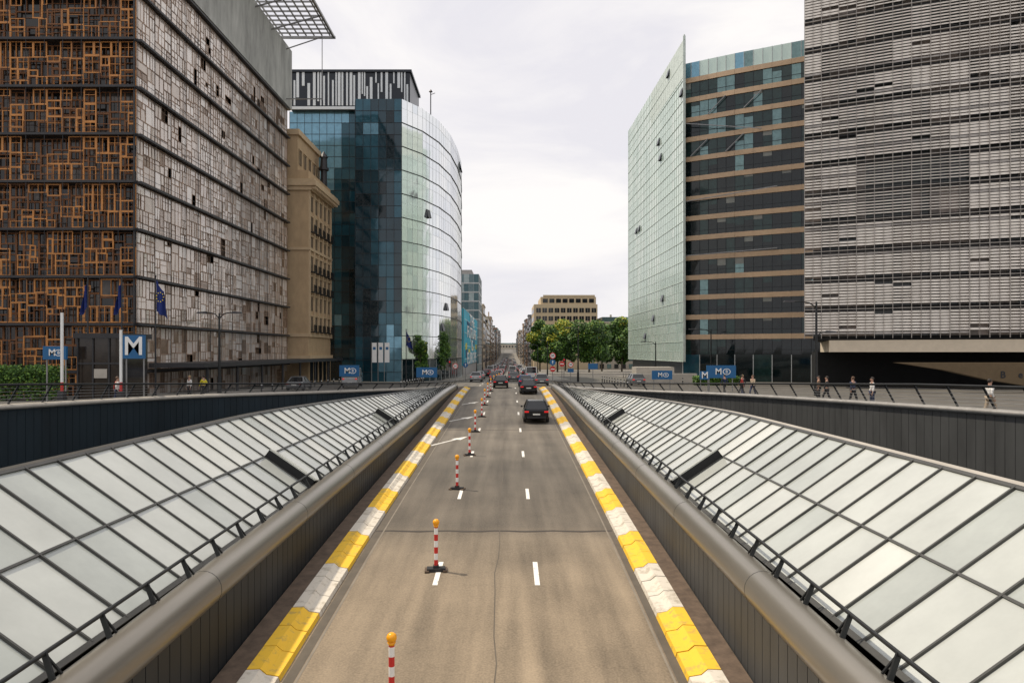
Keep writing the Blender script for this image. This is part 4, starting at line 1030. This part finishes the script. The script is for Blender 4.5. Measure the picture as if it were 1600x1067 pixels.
def person_meshes(stride, armsw):
    s = stride; a = armsw
    V = [(0, 0, .95), (0, 0, 1.12), (0, 0, 1.36), (0, .0, 1.47), (0, .01, 1.55), (0, .02, 1.64), (0, .01, 1.72),
         (.09, 0, .90), (.10, s*.22, .50), (.10, s*.28-.05, .09), (.10, s*.28+.12, .04), (-.09, 0, .90), (-.10, -s*.10, .50), (-.10, -s*.34, .10), (-.10, -s*.34+.14, .04),
         (.18, 0, 1.42), (.23, -a*.12, 1.15), (.24, -a*.08+.08, .90), (.24, -a*.06+.1, .83), (-.18, 0, 1.42), (-.23, a*.12, 1.15), (-.24, a*.16+.05, .90), (-.24, a*.18+.07, .83)]
    E = [(0, 1), (1, 2), (2, 3), (3, 4), (4, 5), (5, 6), (0, 7), (7, 8), (8, 9), (9, 10), (0, 11), (11, 12), (12, 13), (13, 14), (2, 15), (15, 16), (16, 17), (17, 18), (2, 19), (19, 20), (20, 21), (21, 22)]
    Rr = [(.13, .10), (.125, .095), (.15, .10), .055, .07, .095, .07, .085, .055, .04, .035, .085, .055, .04, .035, .055, .04, .028, .03, .055, .04, .028, .03]
    body = skinmesh("body", V, E, Rr, SKIN)
    f = MB()
    for hx, hy, hz, sg in ((.24, -a*.06+.1, .83, 1), (-.24, a*.18+.07, .83, -1)):
        for q, ln in enumerate((.062, .072, .068, .052)):
            y = hy-.028+q*.019; f.cyl((hx, y, hz-.015), (hx, y+.004, hz-.015-ln*.6), .009, .008, 6); f.cyl((hx, y+.004, hz-.015-ln*.6), (hx-sg*.015, y+.012, hz-.02-ln), .008, .006, 6)
        f.cyl((hx-sg*.005, hy+.03, hz+.01), (hx-sg*.02, hy+.065, hz-.03), .010, .007, 6)
    f.cyl((0, .10, 1.66), (0, .125, 1.63), .01, .016, 6); f.sphere((.092, .02, 1.645), .026, 6); f.sphere((-.092, .02, 1.645), .026, 6)
    bm = bmesh.new(); bm.from_mesh(body); tmp = f.mesh("f", [SKIN]); bm.from_mesh(tmp); bm.to_mesh(body); bm.free()
    up = [0, 1, 2, 15, 16, 17, 19, 20, 21]; mp = {v: i for i, v in enumerate(up)}
    shirt = skinmesh("shirt", [V[i] if i not in (17, 21) else tuple(Vector(V[i]).lerp(Vector(V[i-1]), .15)) for i in up], [(mp[p], mp[q]) for p, q in E if p in mp and q in mp],
                     [(.155, .125), (.15, .118), (.172, .122), .072, .055, .042, .072, .055, .042], CL["white"])
    lo = [0, 7, 8, 9, 11, 12, 13]; mp = {v: i for i, v in enumerate(lo)}
    pants = skinmesh("trousers", [V[i] for i in lo], [(mp[p], mp[q]) for p, q in E if p in mp and q in mp], [(.145, .115), .10, .075, .06, .10, .075, .06], CL["navy"])
    hr = MB(); hr.sphere((0, -.012, 1.695), .102, 12, sz=.95); hair = hr.mesh("hair", [HAIR[0]], True)
    ey = MB(); ey.sphere((.034, .108, 1.665), .012, 6); ey.sphere((-.034, .108, 1.665), .012, 6); eyes = ey.mesh("eyes", [BLACK])
    mo_ = MB(); mo_.box(-.025, .025, .1, .112, 1.60, 1.608); mouth = mo_.mesh("mouth", [RED])
    sh = MB()
    for q in (10, 14):
        v = V[q]; sh.hexa([(v[0]-.05, v[1]-.2, 0), (v[0]+.05, v[1]-.2, 0), (v[0]+.045, v[1]+.08, 0), (v[0]-.045, v[1]+.08, 0), (v[0]-.04, v[1]-.19, .09), (v[0]+.04, v[1]-.19, .09), (v[0]+.035, v[1]+.05, .05), (v[0]-.035, v[1]+.05, .05)])
    shoes = sh.mesh("shoes", [BLACK])
    return dict(body=body, shirt=shirt, trousers=pants, hair=hair, eyes=eyes, mouth=mouth, shoes=shoes)
POSES = [person_meshes(1, 1), person_meshes(.15, .2), person_meshes(-.8, -.9)]
def person(x, y, face, shirt, pants, hair, pose, label):
    t = thing("person", label, "person", (x, y, -GH(y)+.01), face)
    for k, me in POSES[pose].items():
        o = bpy.data.objects.new(k, me); COL.objects.link(o); o.parent = t
        mt = {"shirt": CL[shirt], "trousers": CL[pants], "hair": HAIR[hair]}.get(k)
        if mt: o.material_slots[0].link = 'OBJECT'; o.material_slots[0].material = mt
PEOPLE = [(22.2, 32.5, -1.4, "white", "beige", 0, 0, "person in loose white shirt walking along the railing"),
 (20.9, 40.5, 1.5, "white", "navy", 0, 1, "person in white shirt standing by the railing"),
 (21.5, 44, .3, "navy", "black", 1, 2, "person in dark navy top walking"),
 (21.0, 46.5, 1.2, "black", "black", 0, 0, "person in black jacket walking on pavement"),
 (22.0, 50, 1.4, "brown", "black", 0, 1, "person in brown jacket standing"),
 (19.4, 56, 2.2, "beige", "navy", 1, 0, "person in beige top walking"), (19.2, 58, -2, "red", "black", 0, 2, "person in red top walking"), (19.9, 60, .3, "black", "navy", 2, 0, "person in black top walking"),
 (19.3, 63, .3, "navy", "black", 0, 0, "person in navy jacket walking"),
 (-24.2, 43.5, -.8, "white", "navy", 1, 0, "person in white shirt walking past railing"), (-24.9, 44.8, -.6, "red", "black", 0, 2, "person in red top walking past railing"),
 (-23.6, 52, 2.6, "white", "black", 2, 1, "person in white top facing the railing"), (-23.2, 53.5, 1.2, "yellow", "black", 0, 0, "person in yellow high visibility vest walking")]
for p in PEOPLE: person(*p)

# ------------------------------------------------------------------ world, sun, camera
el, az = 58, math.atan2(-.9, .35)
w = bpy.data.worlds.new("World"); SC.world = w; w.use_nodes = True
N, L = w.node_tree.nodes, w.node_tree.links; bg = N["Background"]
sky = N.new("ShaderNodeTexSky"); sky.sky_type = 'NISHITA'; sky.sun_disc = False; sky.sun_elevation = rad(el); sky.sun_rotation = az
tc = N.new("ShaderNodeTexCoord"); mp = N.new("ShaderNodeMapping"); mp.inputs["Scale"].default_value = (1, 1, 2.6); L.new(tc.outputs["Generated"], mp.inputs[0])
nz = N.new("ShaderNodeTexNoise"); nz.inputs["Scale"].default_value = 3.0; nz.inputs["Detail"].default_value = 8; nz.inputs["Roughness"].default_value = .55; nz.inputs["Distortion"].default_value = .5
L.new(mp.outputs[0], nz.inputs["Vector"])
cr = N.new("ShaderNodeValToRGB"); cr.color_ramp.elements[0].position = .38; cr.color_ramp.elements[1].position = .62
cr.color_ramp.elements[0].color = (.80, .78, .82, 1); cr.color_ramp.elements[1].color = (.98, .945, .92, 1)
L.new(nz.outputs["Fac"], cr.inputs[0])
sc = N.new("ShaderNodeVectorMath"); sc.operation = 'SCALE'; sc.inputs["Scale"].default_value = 10.3; L.new(cr.outputs[0], sc.inputs[0])
mx = N.new("ShaderNodeMixRGB"); mx.inputs[0].default_value = .95; L.new(sky.outputs[0], mx.inputs[1]); L.new(sc.outputs[0], mx.inputs[2])
L.new(mx.outputs[0], bg.inputs["Color"]); bg.inputs["Strength"].default_value = .105
sd = bpy.data.lights.new("Sun", 'SUN'); sd.energy = 3.6; sd.angle = rad(1.5); sd.color = (1, .88, .72)
so = bpy.data.objects.new("Sun", sd); COL.objects.link(so)
dv = Vector((math.sin(az)*math.cos(rad(el)), math.cos(az)*math.cos(rad(el)), math.sin(rad(el)))); so.rotation_euler = dv.to_track_quat('Z', 'Y').to_euler()
SC.view_settings.view_transform = 'Standard'; SC.view_settings.look = 'None'; SC.view_settings.exposure = 0
cd = bpy.data.cameras.new("Camera"); cd.lens = 24.75; cd.sensor_width = 36; cd.clip_end = 6000; cd.clip_start = .1; cd.shift_x = .003; cd.shift_y = .0103
co = bpy.data.objects.new("Camera", cd); COL.objects.link(co); co.location = (0, 0, 0); co.rotation_euler = (rad(90), 0, 0); SC.camera = co
